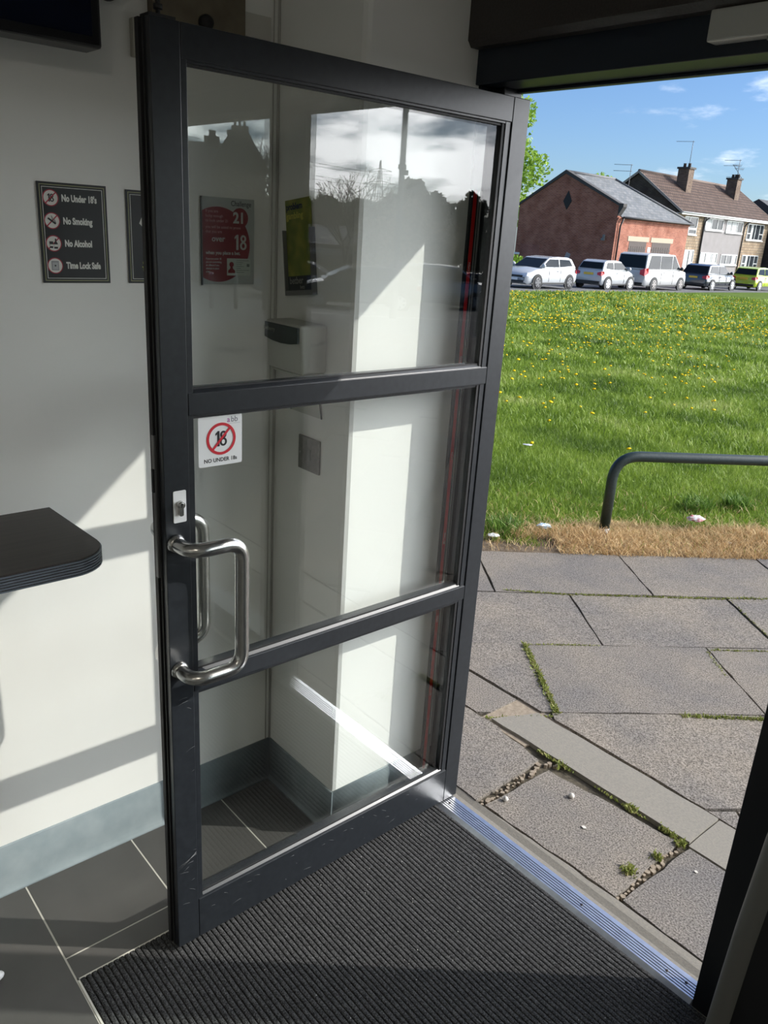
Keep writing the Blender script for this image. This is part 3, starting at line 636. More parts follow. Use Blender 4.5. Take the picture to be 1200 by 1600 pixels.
def build_left_wall_things():
    # shelf with ridged edge
    root = empty('wall_shelf', (-1.9, .60, 1.064)); tag(root, 'dark wood-grain wall shelf with rounded corner and ridged grey edge, at left', 'shelf')
    wood = bpy.data.materials.new('dark walnut laminate'); wood.use_nodes = True; N = wood.node_tree.nodes; L = wood.node_tree.links
    b = N['Principled BSDF']; b.inputs['Roughness'].default_value = .42; b.inputs['Specular IOR Level'].default_value = .4
    tc = N.new('ShaderNodeTexCoord'); mp = N.new('ShaderNodeMapping'); mp.inputs['Scale'].default_value = (90, 3, 3); L.new(tc.outputs['Object'], mp.inputs[0])
    n = N.new('ShaderNodeTexNoise'); n.inputs['Scale'].default_value = 1; n.inputs['Detail'].default_value = 6; L.new(mp.outputs[0], n.inputs['Vector'])
    x = N.new('ShaderNodeMix'); x.data_type = 'RGBA'; x.inputs[6].default_value = (.010, .008, .007, 1); x.inputs[7].default_value = (.060, .046, .040, 1); L.new(n.outputs['Fac'], x.inputs[0]); L.new(x.outputs[2], b.inputs['Base Color'])
    D = .345; r = .085
    def outline(e):
        p = [(0.0, -1.9), (0.0, .012-e)]
        p += [(D-r-e+(r)*math.sin(R(a)), .025-e-r+(r)*math.cos(R(a))) for a in range(0, 91, 9)]
        return p+[(D-e, -1.9)]
    s = MB(); s.prism(outline(.002), .036, 2, -.037); s.build('core', wood, root)
    s = MB(); s.prism(outline(.0015), .0015, 2, -.0015); s.build('top', wood, root)
    s = MB()
    for k in range(6):
        z = -.0365+k*.006; s.prism(outline(-.0008), .0034, 2, z, smooth=False)
    s.build('ridged_edge', mat('blue grey edge trim', (.16, .185, .22), .3, .3), root)
    for y in (-.5, -1.4):
        s = MB(); s.box((0, y, -.25), (.02, y+.03, -.038)); s.box((.02, y, -.06), (.26, y+.03, -.038)); s.build('bracket', M_black, root)
    # television
    root = empty('television', (-1.855, .22, 2.05)); tag(root, 'black wall-mounted television with a glossy screen in the top left corner', 'television')
    s = MB(); s.box((0.0, -.85, 0), (.075, .53, .66)); s.build('casing', mat('black tv plastic', (.006, .006, .008), .3), root, bevel=.006)
    s = MB(); s.box((.075, -.83, .02), (.0765, .51, .64)); s.build('screen', mat('tv screen', (.004, .007, .02), .08), root)
    s = MB(); s.box((-.044, -.35, .15), (0, .05, .45)); s.build('wall_bracket', M_black, root)
    for y in (.20, .23, .26, .29):
        s = MB(); s.box((.028, y, -.012), (.044, y+.008, .002)); s.build('plug', M_black, root)
    # three screw holes beside the television
    first = None
    for i, z in enumerate((2.165, 2.125, 2.083)):
        s = MB(); s.lathe([(.0035, 0), (.0035, .002), (.001, .003)], 12, axis=0)
        o = s.build('screw', M_black) if first is None else first.copy()
        if first is None: first = o
        else: COL.objects.link(o)
        o.location = (-1.8995, .776+.004*i, z)
        tag(o, ('topmost', 'middle', 'lowest')[i]+' of three small black screws beside the television', 'screw', 'screws in the left wall')
    s = MB(); s.lathe([(.022, 0), (.022, .02), (.018, .035), (.008, .042)], 24, axis=0); o = s.build('wall_sensor', M_black, loc=(-1.8995, .815, 2.185)); tag(o, 'round black knob on the upper left wall right of the television', 'sensor')
    # wooden board with black stop, conduit box, white block
    root = empty('wooden_board', (-1.9, 1.02, 2.16)); tag(root, 'brown wooden board with a round black stop, above the door corner', 'board')
    s = MB(); s.box((0, -.115, -.06), (.025, .119, .068)); s.build('plank', mat('dull brown wood', (.17, .145, .10), .6, noise=(18, (.11, .09, .06), .6, 6)), root, bevel=.002)
    s = MB(); s.lathe([(.0165, .025), (.0165, .036), (.012, .045), (.004, .047)], 24, (0, .012, -.001), axis=0); s.build('stop', M_black, root)
    s = MB(); s.box((0, 0, 0), (.018, .07, .075)); o = s.build('conduit_box', mat('beige plastic', (.40, .39, .33), .5), loc=(-1.9, .862, 2.066), bevel=.002); tag(o, 'small beige plastic box on left wall beside the top of the door', 'conduit box')
    s = MB(); s.box((0, 0, 0), (.012, .078, .05)); o = s.build('cover_plate', mat('pale cover plate', (.50, .49, .45), .5), loc=(-1.9, 1.141, 2.155), bevel=.002); tag(o, 'pale rectangular cover plate right of the wooden board', 'cover plate')
    # white rounded bar added in place of a sun glint on the tiles
    s = MB(); s.tube([(-1.632, -.1, .014), (-1.632, .30, .014), (-1.632, .318, .014), (-1.632, .326, .014), (-1.632, .330, .014)], [.013, .013, .0115, .008, .003], 16); o = s.build('glint_bar', mat('glossy white glint', (.88, .88, .88), .15)); tag(o, 'white rounded bar standing in for a sun glint on the tiles at the left edge', 'sun glint')
    # dark cabinet with grey rounded edge at bottom right
    root = empty('cabinet', (-.36, 1.30, 0)); tag(root, 'black cabinet with a rounded grey edge in the bottom right corner', 'cabinet')
    s = MB(); s.tube([(-.042, 0, 0), (-.036, 0, .2), (-.030, 0, .341), (-.023, 0, .571), (-.012, 0, .783), (.01, 0, 1.05), (.03, 0, 1.12)], .027, 20); s.build('rounded_edge', mat('warm grey vinyl edge', (.11, .11, .10), .45), root)
    s = MB(); s.prism([(-.030, 0), (-.018, .341), (-.011, .571), (0, .783), (.03, 1.12), (.5, 1.12), (.5, 0)], .12, 1, -.02); s.build('side_panel', mat('black laminate', (.008, .008, .009), .4), root, bevel=.003)
build_left_wall_things()

# ================================================================== OUTSIDE
# building frame: u runs along the road, v goes back from it
ROAD_DIR = R(4)
GE = 4.32      # offset of the grass edge along E2

def slab_poly_z(mb, poly, th=.05, mi=0, dz=0., sub=1):
    n = len(poly); top = [(p[0], p[1], g(*p)+dz) for p in poly]; bot = [(p[0], p[1], g(*p)-th) for p in poly]
    fs = [tuple(range(n)), tuple(range(n, 2*n))[::-1]]+[(i, n+i, n+(i+1) % n, (i+1) % n) for i in range(n)]
    mb.add(top+bot, fs, mi)
def ccw(p):
    a = sum(p[i][0]*p[(i+1) % len(p)][1]-p[(i+1) % len(p)][0]*p[i][1] for i in range(len(p)))
    return p if a > 0 else p[::-1]
def rough_edge(poly, step=.06, amp=.0035):
    out = []
    for i in range(len(poly)):
        a, b = Vector(poly[i]), Vector(poly[(i+1) % len(poly)]); L = (b-a).length; k = max(1, int(L/step))
        if k > 30: k = 1
        nn = Vector((-(b-a).y, (b-a).x)).normalized() if L > 1e-6 else Vector((0, 0))
        for j in range(k): out.append(tuple(a+(b-a)*(j/k)+nn*(random.uniform(-amp, amp) if j else 0)))
    return out

def build_pavement():
    m = bpy.data.materials.new('concrete paving slab'); m.use_nodes = True; nt = m.node_tree; N = nt.nodes; L = nt.links
    b = N['Principled BSDF']; b.inputs['Roughness'].default_value = .9; b.inputs['Specular IOR Level'].default_value = .2
    tc = N.new('ShaderNodeTexCoord')
    def noise(sc, det, out=None):
        n = N.new('ShaderNodeTexNoise'); n.inputs['Scale'].default_value = sc; n.inputs['Detail'].default_value = det; n.inputs['Roughness'].default_value = .6
        L.new(tc.outputs['Object'], n.inputs['Vector']); return n.outputs['Fac']
    def ramp(f, c0, c1, p0=.35, p1=.65):
        r = N.new('ShaderNodeValToRGB'); r.color_ramp.elements[0].position = p0; r.color_ramp.elements[1].position = p1
        r.color_ramp.elements[0].color = (*c0, 1); r.color_ramp.elements[1].color = (*c1, 1); L.new(f, r.inputs[0]); return r.outputs[0]
    fine = ramp(noise(190, 4), (.062, .057, .051), (.300, .281, .260), .34, .66)
    big = ramp(noise(2.3, 6), (.80, .80, .82), (1.12, 1.06, .97))
    x = N.new('ShaderNodeMix'); x.data_type = 'RGBA'; x.blend_type = 'MULTIPLY'; x.inputs[0].default_value = 1; L.new(fine, x.inputs[6]); L.new(big, x.inputs[7])
    isl = N.new('ShaderNodeNewGeometry'); ir = ramp(isl.outputs['Random Per Island'], (.88, .88, .90), (1.10, 1.07, 1.02), 0, 1)
    y = N.new('ShaderNodeMix'); y.data_type = 'RGBA'; y.blend_type = 'MULTIPLY'; y.inputs[0].default_value = 1; L.new(x.outputs[2], y.inputs[6]); L.new(ir, y.inputs[7]); L.new(y.outputs[2], b.inputs['Base Color'])
    bp = N.new('ShaderNodeBump'); bp.inputs['Strength'].default_value = .5; bp.inputs['Distance'].default_value = .003; L.new(noise(260, 3), bp.inputs['Height']); L.new(bp.outputs[0], b.inputs['Normal'])
    smooth = mat('smooth buff concrete', (.235, .215, .18), .85, 0, .2, noise=(150, (.185, .172, .15), .6, 5), bump=(200, .3, .002))
    joint = mat('joint dirt', (.055, .048, .036), .95, 0, .1, noise=(60, (.11, .095, .07), .6, 5), bump=(90, .6, .006))
    mb = MB(); wonky = []
    G = .005
    # rotated main grid
    offs = [GE-.56, 3.208, 2.655]; rows = [(3.76, 4.32, 1.793), (3.208, 3.76, 1.335), (2.655, 3.208, .972), (2.10, 2.655, 1.79)]
    o = 2.10; s0 = 1.79
    while o > -13: s0 += -.37; rows.append((o-.553, o, s0)); o -= .553
    for (a, c, sj) in rows:
        k0 = -9 if c > 1.5 else -6
        for k in range(k0, 24):
            s_a = sj+k*.85; s_b = s_a+.85
            poly = [tuple(E1*s_a+E2*a), tuple(E1*s_b+E2*a), tuple(E1*s_b+E2*c), tuple(E1*s_a+E2*c)]
            poly = ccw(poly)
            wedge = clip(clip(clip(poly, 0, 1, 2.10), 0, -1, -2.30), -1, 0, 1.715)
            if area(wedge) > .004: slab_poly_z(mb, inset(wedge, .002))
            poly = clip(poly, 0, 1, 2.305); poly = clip(poly, 0, -1, -17.0); poly = clip(poly, -.74, -.67, -16.5)
            if area(poly) < .0008: continue
            poly = inset(poly, G)
            near = poly[0][0]**2+poly[0][1]**2 < 60
            slab_poly_z(mb, rough_edge(poly) if near else poly, dz=random.uniform(-.003, .003) if near else 0)
    # strip of smooth concrete and the row of slabs against the shopfront
    xs = [-5.2, -4.3, -3.4, -2.5, -1.69, -.852, -.03, .8, 1.6, 2.4, 3.2, 4.1, 5, 5.9]
    for i in range(len(xs)-1):
        x0, x1 = xs[i], xs[i+1]
        if i < 4: continue
        p = [(x0, 2.105), (x1, 2.108), (x1, 2.297), (x0, 2.297)]
        if i == 4: p = [(-1.68, 2.112), (-.857, 2.118), (-.857, 2.297), (-1.60, 2.290)]
        slab_poly_z(mb, rough_edge(p, .06, .002), mi=1, dz=.004 if i == 4 else 0)
    xs = [-5.2, -4.5, -3.85, -3.2, -2.6, -1.98, -1.372, -.862, -.30, .3, .9, 1.5, 2.1, 2.7, 3.3, 3.9, 4.5, 5.1, 5.9]
    for i in range(len(xs)-1):
        x0, x1 = xs[i]+.006, xs[i+1]-.006
        if i == 5: p = [(x0, 1.725), (x1-.015, 1.722), (x1-.03, 2.06), (x1-.3, 2.095), (x0, 2.085)]
        elif i == 6: p = [(x0+.004, 1.73), (x1-.006, 1.745), (x1-.012, 2.098), (x0+.015, 2.045)]
        elif i == 7: p = [(x0+.004, 1.752), (x1, 1.735), (x1, 2.092), (x0+.012, 2.096)]
        else: p = [(x0, 1.735), (x1, 1.735), (x1, 2.095), (x0, 2.095)]
        slab_poly_z(mb, rough_edge(p, .045, .005), dz=random.uniform(-.003, .002))
    # mortar strip along the threshold
    slab_poly_z(mb, rough_edge([(-5.2, 1.66), (5.9, 1.66), (5.9, 1.733), (-.862, 1.742), (-1.37, 1.722), (-5.2, 1.722)], .05, .004), mi=1, dz=-.002)
    # broken mortar lumps in the wide joints
    for (ax, ay, bx, by, n) in ((-1.375, 1.73, -1.385, 2.04, 26), (-.866, 1.75, -.872, 2.10, 22), (-1.40, 2.04, -1.35, 2.10, 8)):
        for i in range(n):
            t = i/n; x = ax+(bx-ax)*t+random.uniform(-.010, .010); y = ay+(by-ay)*t; r = random.uniform(.004, .0105)
            pts = [(x+r*random.uniform(.6, 1.1)*math.cos(q), y+r*random.uniform(.6, 1.1)*math.sin(q)) for q in [2*math.pi*j/6 for j in range(6)]]
            slab_poly_z(mb, pts, th=.02, mi=2, dz=random.uniform(-.008, .001))
    slab_poly_z(mb, [(-1.72, 2.09), (-1.5, 2.09), (-1.45, 2.32), (-1.72, 2.32)], th=.02, mi=2, dz=-.006)
    # subsoil under the slabs
    base = []
    nx = 30
    for i in range(nx):
        for j in range(30):
            x0 = -6+i*.8; y0 = 1.6+j*.6; q = [(x0, y0), (x0+.8, y0), (x0+.8, y0+.6), (x0, y0+.6)]
            q = clip(q, E2.x*-1, E2.y*-1, -(GE+.02)); q = clip(q, -.74, -.67, -16.6)
            if area(q) > .001: mb.add([(p[0], p[1], g(*p)-.014) for p in q], [tuple(range(len(q)))], 3)
    bm = mat('mortar lumps', (.30, .25, .19), .9, 0, .2, noise=(80, (.2, .16, .12), .6, 4))
    o = mb.build('pavement', [m, smooth, bm, joint]); tag(o, 'grey concrete slab pavement outside the door', 'pavement', kind='structure')
    # moss and weeds in the joints
    vs = []; fs = []
    def tuft(x, y, n, sp, h):
        for _ in range(n):
            px = x+random.gauss(0, sp); py = y+random.gauss(0, sp); a = random.uniform(0, 6.3); w = random.uniform(.002, .0045); hh = h*random.uniform(.6, 1.6)
            k = len(vs); z = g(px, py)-.003; lx, ly = math.cos(a), math.sin(a); d = random.uniform(.2, 1.0)*hh; b = random.uniform(0, 6.3)
            vs.extend([(px-lx*w, py-ly*w, z), (px+lx*w, py+ly*w, z), (px+lx*w*.9+d*.4*math.cos(b), py+ly*w*.9+d*.4*math.sin(b), z+hh*.7), (px+d*math.cos(b), py+d*math.sin(b), z+hh)]); fs.append((k, k+1, k+2)); fs.append((k, k+2, k+3))
    J = [((-2.0, 2.68), (-1.555, 2.35), 1300, .010, .014), ((-2.45, 3.05), (-2.2, 3.32), 250, .006, .008), ((-2.2, 3.33), (-1.70, 3.99), 500, .006, .008), ((-1.70, 3.99), (-1.3, 4.55), 600, .008, .012),
         ((-1.70, 3.99), (-1.32, 3.70), 200, .005, .008), ((-1.99, 2.69), (-1.79, 2.96), 250, .006, .008), ((-1.47, 3.36), (-1.2, 3.72), 260, .006, .008), ((-1.47, 3.34), (-1.30, 3.2), 120, .008, .008),
         ((-1.70, 2.10), (-1.55, 2.33), 160, .006, .008), ((-1.25, 2.75), (-1.0, 3.05), 900, .010, .012), ((-1.45, 2.104), (-1.30, 2.104), 170, .005, .008), ((-1.2, 2.104), (-1.0, 2.104), 110, .004, .006), ((-.95, 2.106), (-.90, 2.104), 160, .008, .012)]
    for a, b, n, sp, h in J:
        for i in range(n):
            t = random.random(); tuft(a[0]+(b[0]-a[0])*t, a[1]+(b[1]-a[1])*t, 1, sp*.6, h*random.uniform(.5, 1.1))
    for x, y, n in ((-.875, 2.09, 160), (-.885, 1.98, 90), (-.905, 1.86, 200), (-1.06, 2.106, 150), (-1.34, 2.10, 60)): tuft(x, y, n//2, .009, .013)
    me = bpy.data.meshes.new('joint_weeds'); me.from_pydata(vs, [], fs); o = bpy.data.objects.new('joint_weeds', me); COL.objects.link(o)
    me.materials.append(island_mat('moss green', [(.11, .13, .035), (.19, .23, .05), (.28, .31, .08), (.33, .29, .13)]))
    tag(o, 'green moss and small weeds growing in the joints of the paving slabs', 'weeds', kind='stuff')
    # small litter and pebbles on the slabs
    spots = [(-1.214, 1.992, .010, 'white pebble on the slab near the hinge side, farther one'), (-1.335, 1.80, .009, 'white pebble on the slab close to the door hinge'), (-1.10, 1.905, .008, 'pale chewing gum spot on the slab in front of the threshold'),
             (-.78, 2.02, .006, 'small white fleck on the slab by the right jamb')]
    for x, y, r, lab in spots:
        s = MB(); flat = 'gum' in lab or 'fleck' in lab
        if flat: s.prism([(r*random.uniform(.8, 1.2)*math.cos(a), r*random.uniform(.6, .9)*math.sin(a)) for a in [i*.63 for i in range(10)]], .0015, 2, 0)
        else: s.lathe([(r*.5, -.004), (r*.95, .002), (r, .006), (r*.7, .011), (r*.2, .0135)], 9)
        nm = 'chewing_gum' if 'gum' in lab else ('paper_fleck' if flat else 'pebble')
        o = s.build(nm, mat('pale stone', (.5, .47, .42), .8), loc=(x, y, .002)); tag(o, lab, nm.replace('_', ' '))
build_pavement()

def road_x(y, off=0.): return -22.6-.07*(y-31.3)-off
def build_land():
    # grass ground sheet
    soil = mat('turf ground', (.075, .12, .016), .95, 0, .1, noise=(1.2, (.11, .17, .025), .5, 6), bump=(25, .6, .05))
    def sheet(name, inside, m, step, xr, yr, dz=0):
        nx = int((xr[1]-xr[0])/step); ny = int((yr[1]-yr[0])/step); s = MB()
        for i in range(nx):
            for j in range(ny):
                x0 = xr[0]+i*step; y0 = yr[0]+j*step; q = [(x0, y0), (x0+step, y0), (x0+step, y0+step), (x0, y0+step)]
                for c in inside:
                    q = clip(q, *c)
                    if len(q) < 3: break
                if len(q) > 2 and area(q) > 1e-4: s.add([(p[0], p[1], g(*p)+dz) for p in q], [tuple(range(len(q)))])
        return s.build(name, m)
    # E2 . p >= GE ; x >= road edge
    grassc = [(E2.x, E2.y, GE), (1, .07, -22.6+.07*31.3)]
    o = sheet('lawn', grassc, soil, 2.0, (-40, 12), (2, 90), -.012); tag(o, 'green lawn across the pavement sloping down to the road', 'lawn', kind='structure')
    tarmac = mat('grey tarmac', (.12, .12, .122), .9, 0, .2, noise=(30, (.16, .16, .16), .6, 6), bump=(150, .4, .01))
    o = sheet('road', [(-1, -.07, 22.6-.07*31.3), (1, .07, -28.6+.07*31.3)], tarmac, 3.0, (-45, 0), (0, 110), -.03); tag(o, 'grey tarmac road behind the lawn', 'road', kind='structure')
    foot = mat('verge ground', (.16, .17, .12), .95, noise=(2, (.08, .13, .03), .6, 4))
    o = sheet('far_ground', [(-1, -.07, 28.6-.07*31.3)], foot, 6.0, (-120, 0), (-10, 160), -.02); tag(o, 'ground around the buildings across the road', 'ground', kind='structure')
    # car park on the other side (seen in the door glass)
    o = sheet('car_park', [(.74, .67, 16.5), (E2.x*-1, E2.y*-1, -(GE))], tarmac, 3.0, (0, 120), (0, 120), -.02); tag(o, 'tarmac car park reflected in the door glass', 'car park', kind='structure')
    # white bay lines
    line = mat('white road paint', (.75, .75, .72), .8)
    for i, (a, d) in enumerate(((53.6, 24.5), (51.2, 24.3), (48.8, 24.6), (46.2, 25), (43.8, 25.6))):
        x, y = d*math.sin(R(a))-2.894, d*math.cos(R(a)); c, s_ = math.cos(R(-a)), math.sin(R(-a)); q = []
        for u, v in ((-.45, -.05), (.45, -.05), (.45, .22), (-.45, .22)): px, py = x+c*u-s_*v, y+s_*u+c*v; q.append((px, py, g(px, py)-.014))
        s = MB(); s.add(q, [(0, 1, 2, 3)]); tag(s.build('painted_line', line), 'short white painted bay mark on the car park tarmac', 'road marking', 'white bay marks', )
build_land()

def blades(name, P, h, w, lean, m, label, cat):
    """P: (n,3) roots; grass blades as bent strips"""
    n = len(P); a = rng.uniform(0, 2*np.pi, n); b = rng.uniform(0, 2*np.pi, n)
    hh = h*rng.uniform(.55, 1.3, n); ww = w*rng.uniform(.7, 1.3, n)
    side = np.stack([np.cos(a), np.sin(a), np.zeros(n)], 1)*ww[:, None]; ld = np.stack([np.cos(b), np.sin(b), np.zeros(n)], 1)*(lean*hh*rng.uniform(.3, 1.3, n))[:, None]
    up = np.array([0, 0, 1.])[None]*hh[:, None]
    V = np.empty((n, 5, 3)); V[:, 0] = P-side; V[:, 1] = P+side; V[:, 2] = P+side*.75+up*.6+ld*.35; V[:, 3] = P-side*.75+up*.6+ld*.35; V[:, 4] = P+up*.95+ld
    me = bpy.data.meshes.new(name); me.vertices.add(n*5); me.vertices.foreach_set('co', V.ravel())
    k = np.arange(n)[:, None]*5; loops = np.concatenate([k+0, k+1, k+2, k+3, k+3, k+2, k+4], 1).ravel()
    me.loops.add(n*7); me.loops.foreach_set('vertex_index', loops.astype(np.int32))
    me.polygons.add(n*2); st = (np.arange(n)[:, None]*7+np.array([0, 4])[None]).ravel().astype(np.int32); me.polygons.foreach_set('loop_start', st)
    me.update(calc_edges=True); me.validate()
    o = bpy.data.objects.new(name, me); COL.objects.link(o); me.materials.append(m); tag(o, label, cat, kind='stuff'); return o
def field_pts(n, r0, r1, az0=-50, az1=-16, power=1.0, ge=GE+.02):
    out = []; need = n
    r = np.sqrt(rng.uniform(r0**2, r1**2, need)) if power == 1 else r0+(r1-r0)*rng.uniform(0, 1, need)**power
    az = np.radians(rng.uniform(az0, az1, need)); x = r*np.sin(az); y = r*np.cos(az)
    ok = (E2.x*x+E2.y*y > ge) & (x > -22.5-.07*(y-31.3)); x, y = x[ok], y[ok]
    return np.stack([x, y, np.array([g(a, b) for a, b in zip(x, y)])-.015], 1)
def build_grass():
    gm = island_mat('grass blades', [(.055, .105, .014), (.125, .205, .026), (.20, .30, .035), (.29, .39, .065), (.42, .46, .16)], .5, .35, patch=.9)
    P = np.concatenate([field_pts(60000, 4.6, 8), field_pts(60000, 8, 13), field_pts(55000, 13, 24, power=.9)])
    # thin out where the dry strip lies
    off = E2.x*P[:, 0]+E2.y*P[:, 1]-GE; al = E1.x*P[:, 0]+E1.y*P[:, 1]
    width = .46+.08*np.sin(al*3.1+1)+.05*np.sin(al*7.3); dry = (off < width) & (al > 1.35)
    left = (off < .22) & (al <= 1.35)
    keep = (~dry) | (rng.uniform(0, 1, len(P)) < .10); P = P[keep]
    d = np.hypot(P[:, 0], P[:, 1])
    for lo, hi, h, w, nm in ((0, 8, .055, .0022, 'grass'), (8, 13, .075, .0042, 'grass'), (13, 99, .085, .010, 'grass')):
        Q = P[(d >= lo) & (d < hi)]
        blades(nm, Q, h, w, .75, gm, ('short bright green grass nearest the pavement', 'green grass in the middle of the lawn', 'green grass at the far side of the lawn')[(lo > 0)+(lo > 8)], 'grass')
    Q = field_pts(30000, 22, 45, power=.8); blades('grass', Q, .10, .022, .7, gm, 'distant green grass by the road', 'grass')
    # dry straw strip
    n = 52000; al = rng.uniform(.9, 5.6, n); off = GE+rng.uniform(-.02, .60, n)
    wv = .50+.08*np.sin(al*3.1+1)+.05*np.sin(al*7.3)-rng.uniform(0, .14, n); ok = ((off-GE) < wv) & ((al > 1.45) | ((al > 1.2) & (off-GE > .2))); al, off = al[ok], off[ok]
    x = E1.x*al+E2.x*off; y = E1.y*al+E2.y*off
    far_ = np.hypot(x+2.678, y-4.257) > .07; al, off, x, y = al[far_], off[far_], x[far_], y[far_]
    ex = 7000; al2 = rng.uniform(-.6, 6, ex); of2 = GE+np.abs(rng.normal(0, .45, ex)); al = np.concatenate([al, al2]); off = np.concatenate([off, of2]); x = E1.x*al+E2.x*off; y = E1.y*al+E2.y*off
    mound = .065*np.clip(np.sin((off-GE)/.58*np.pi), 0, 1)*(.6+.4*np.sin(al*5))
    P = np.stack([x, y, -.01+mound*rng.uniform(.2, 1, len(x))+np.where(np.arange(len(x)) >= len(x)-7000, .012, 0)], 1)
    dm = island_mat('dry straw', [(.34, .21, .09), (.56, .37, .18), (.70, .52, .28), (.80, .64, .38)], .7, .3)
    blades('dry_grass', P, .038, .0016, 1.5, dm, 'dead straw-coloured grass along the edge of the pavement', 'dry grass')
    # bare earth edge under it
    s = MB()
    N_ = 60
    for i in range(N_):
        a0, a1 = -1+i*.14, -1+(i+1)*.14; w0 = .30+.05*math.sin(a0*5); w1 = .30+.05*math.sin(a1*5)
        q = [E1*a0+E2*(GE-.03), E1*a1+E2*(GE-.03), E1*a1+E2*(GE+w1), E1*a0+E2*(GE+w0)]
        s.add([(p.x, p.y, g(p.x, p.y)-.006) for p in q], [(3, 2, 1, 0)])
    o = s.build('earth_edge', mat('bare earth', (.10, .075, .05), .95, 0, .1, noise=(40, (.18, .14, .10), .6, 5), bump=(80, .8, .01))); tag(o, 'bare earth strip between paving and lawn', 'earth', kind='structure')
    # leafy weed clumps by the dry strip
    wm = island_mat('weed leaves', [(.05, .12, .015), (.12, .22, .03), (.22, .34, .07)], .5, .3)
    for x, y, r, lab in ((-2.62, 5.30, .11, 'clump of longer green grass behind the litter, right of the railing post'), (-2.47, 5.62, .10, 'clump of longer green grass farther right along the lawn edge'), (-3.02, 3.72, .12, 'clump of bright green grass at lawn edge beside the door')):
        n = 260; a = rng.uniform(0, 6.28, n); q = r*np.sqrt(rng.uniform(0, 1, n)); P = np.stack([x+q*np.cos(a), y+q*np.sin(a), np.full(n, g(x, y)-.01)], 1)
        o = blades('grass_clump', P, .10, .004, .8, wm, lab, 'grass clump'); del o['kind']
build_grass()

def build_dandelions():
    ym = mat('dandelion yellow', (.85, .62, .01), .7, 0, .2, noise=(200, (.9, .50, .0), .4, 2)); sm = mat('dandelion stem', (.16, .26, .05), .6)
    def flower(r=.021, h=.07):
        s = MB(); s.lathe([(r*.3, h-.008), (r, h), (r*.95, h+.004), (r*.5, h+.010), (.001, h+.011)], 9, smooth=True)
        s.tube([(0, 0, -.02), (0.004, 0, h*.5), (0, 0, h-.004)], .0016, 4, 1); return s
    base = [flower(.019, .055).build('dandelion', [ym, sm]), flower(.024, .075).build('dandelion', [ym, sm]), flower(.016, .045).build('dandelion', [ym, sm])]
    pts = []
    cl = [(random.uniform(-42, -24), random.uniform(9, 30)) for _ in range(40)]
    hand = [(866, 545), (810, 650), (843, 548), (978, 655), (1001, 608), (1010, 660), (855, 710), (1050, 705), (885, 735), (1160, 688), (870, 430+60), (898, 733), (938, 785), (1112, 782), (960, 635), (896, 663)]
    while len(pts) < 1500:
        if random.random() < .12:
            a = random.uniform(-45, -20); r = 7+random.random()**.6*32
        else:
            a, r = random.choice(cl); a += random.gauss(0, 1.6); r += random.gauss(0, 1.1)+random.random()*2
            if random.random() < .72: r = random.uniform(19, 42); a = random.uniform(-46, -18)
        if r < 6.2: continue
        x, y = r*math.sin(R(a)), r*math.cos(R(a))
        if E2.x*x+E2.y*y < GE+.35 or x < road_x(y)+.3: continue
        pts.append((r, x, y))
    pts.sort(); near, far = pts[:300], pts[300:]
    lab = 'yellow dandelion flower in the lawn'
    for i, (r, x, y) in enumerate(near):
        o = base[i] if i < 3 else base[i % 3].copy()
        if i >= 3: COL.objects.link(o)
        o.location = (x, y, g(x, y)); o.rotation_euler = (random.uniform(-.3, .3), random.uniform(-.3, .3), random.uniform(0, 6)); s = random.uniform(.85, 1.2); o.scale = (s, s, s)
        tag(o, lab, 'dandelion', 'dandelions in the nearer part of the lawn')
    s = MB(); k = 6
    for r, x, y in far:
        z = g(x, y)+.07; q = .030*random.uniform(.8, 1.3)
        vs = [(x, y, z+.018)]+[(x+q*math.cos(2*math.pi*i/k), y+q*math.sin(2*math.pi*i/k), z) for i in range(k)]+[(x, y, z-.012)]
        s.add(vs, [(0, 1+i, 1+(i+1) % k) for i in range(k)]+[(k+1, 1+(i+1) % k, 1+i) for i in range(k)])
    tag(s.build('distant_dandelions', ym), 'many distant yellow dandelions carpeting the far lawn', 'dandelions', kind='stuff')
build_dandelions()

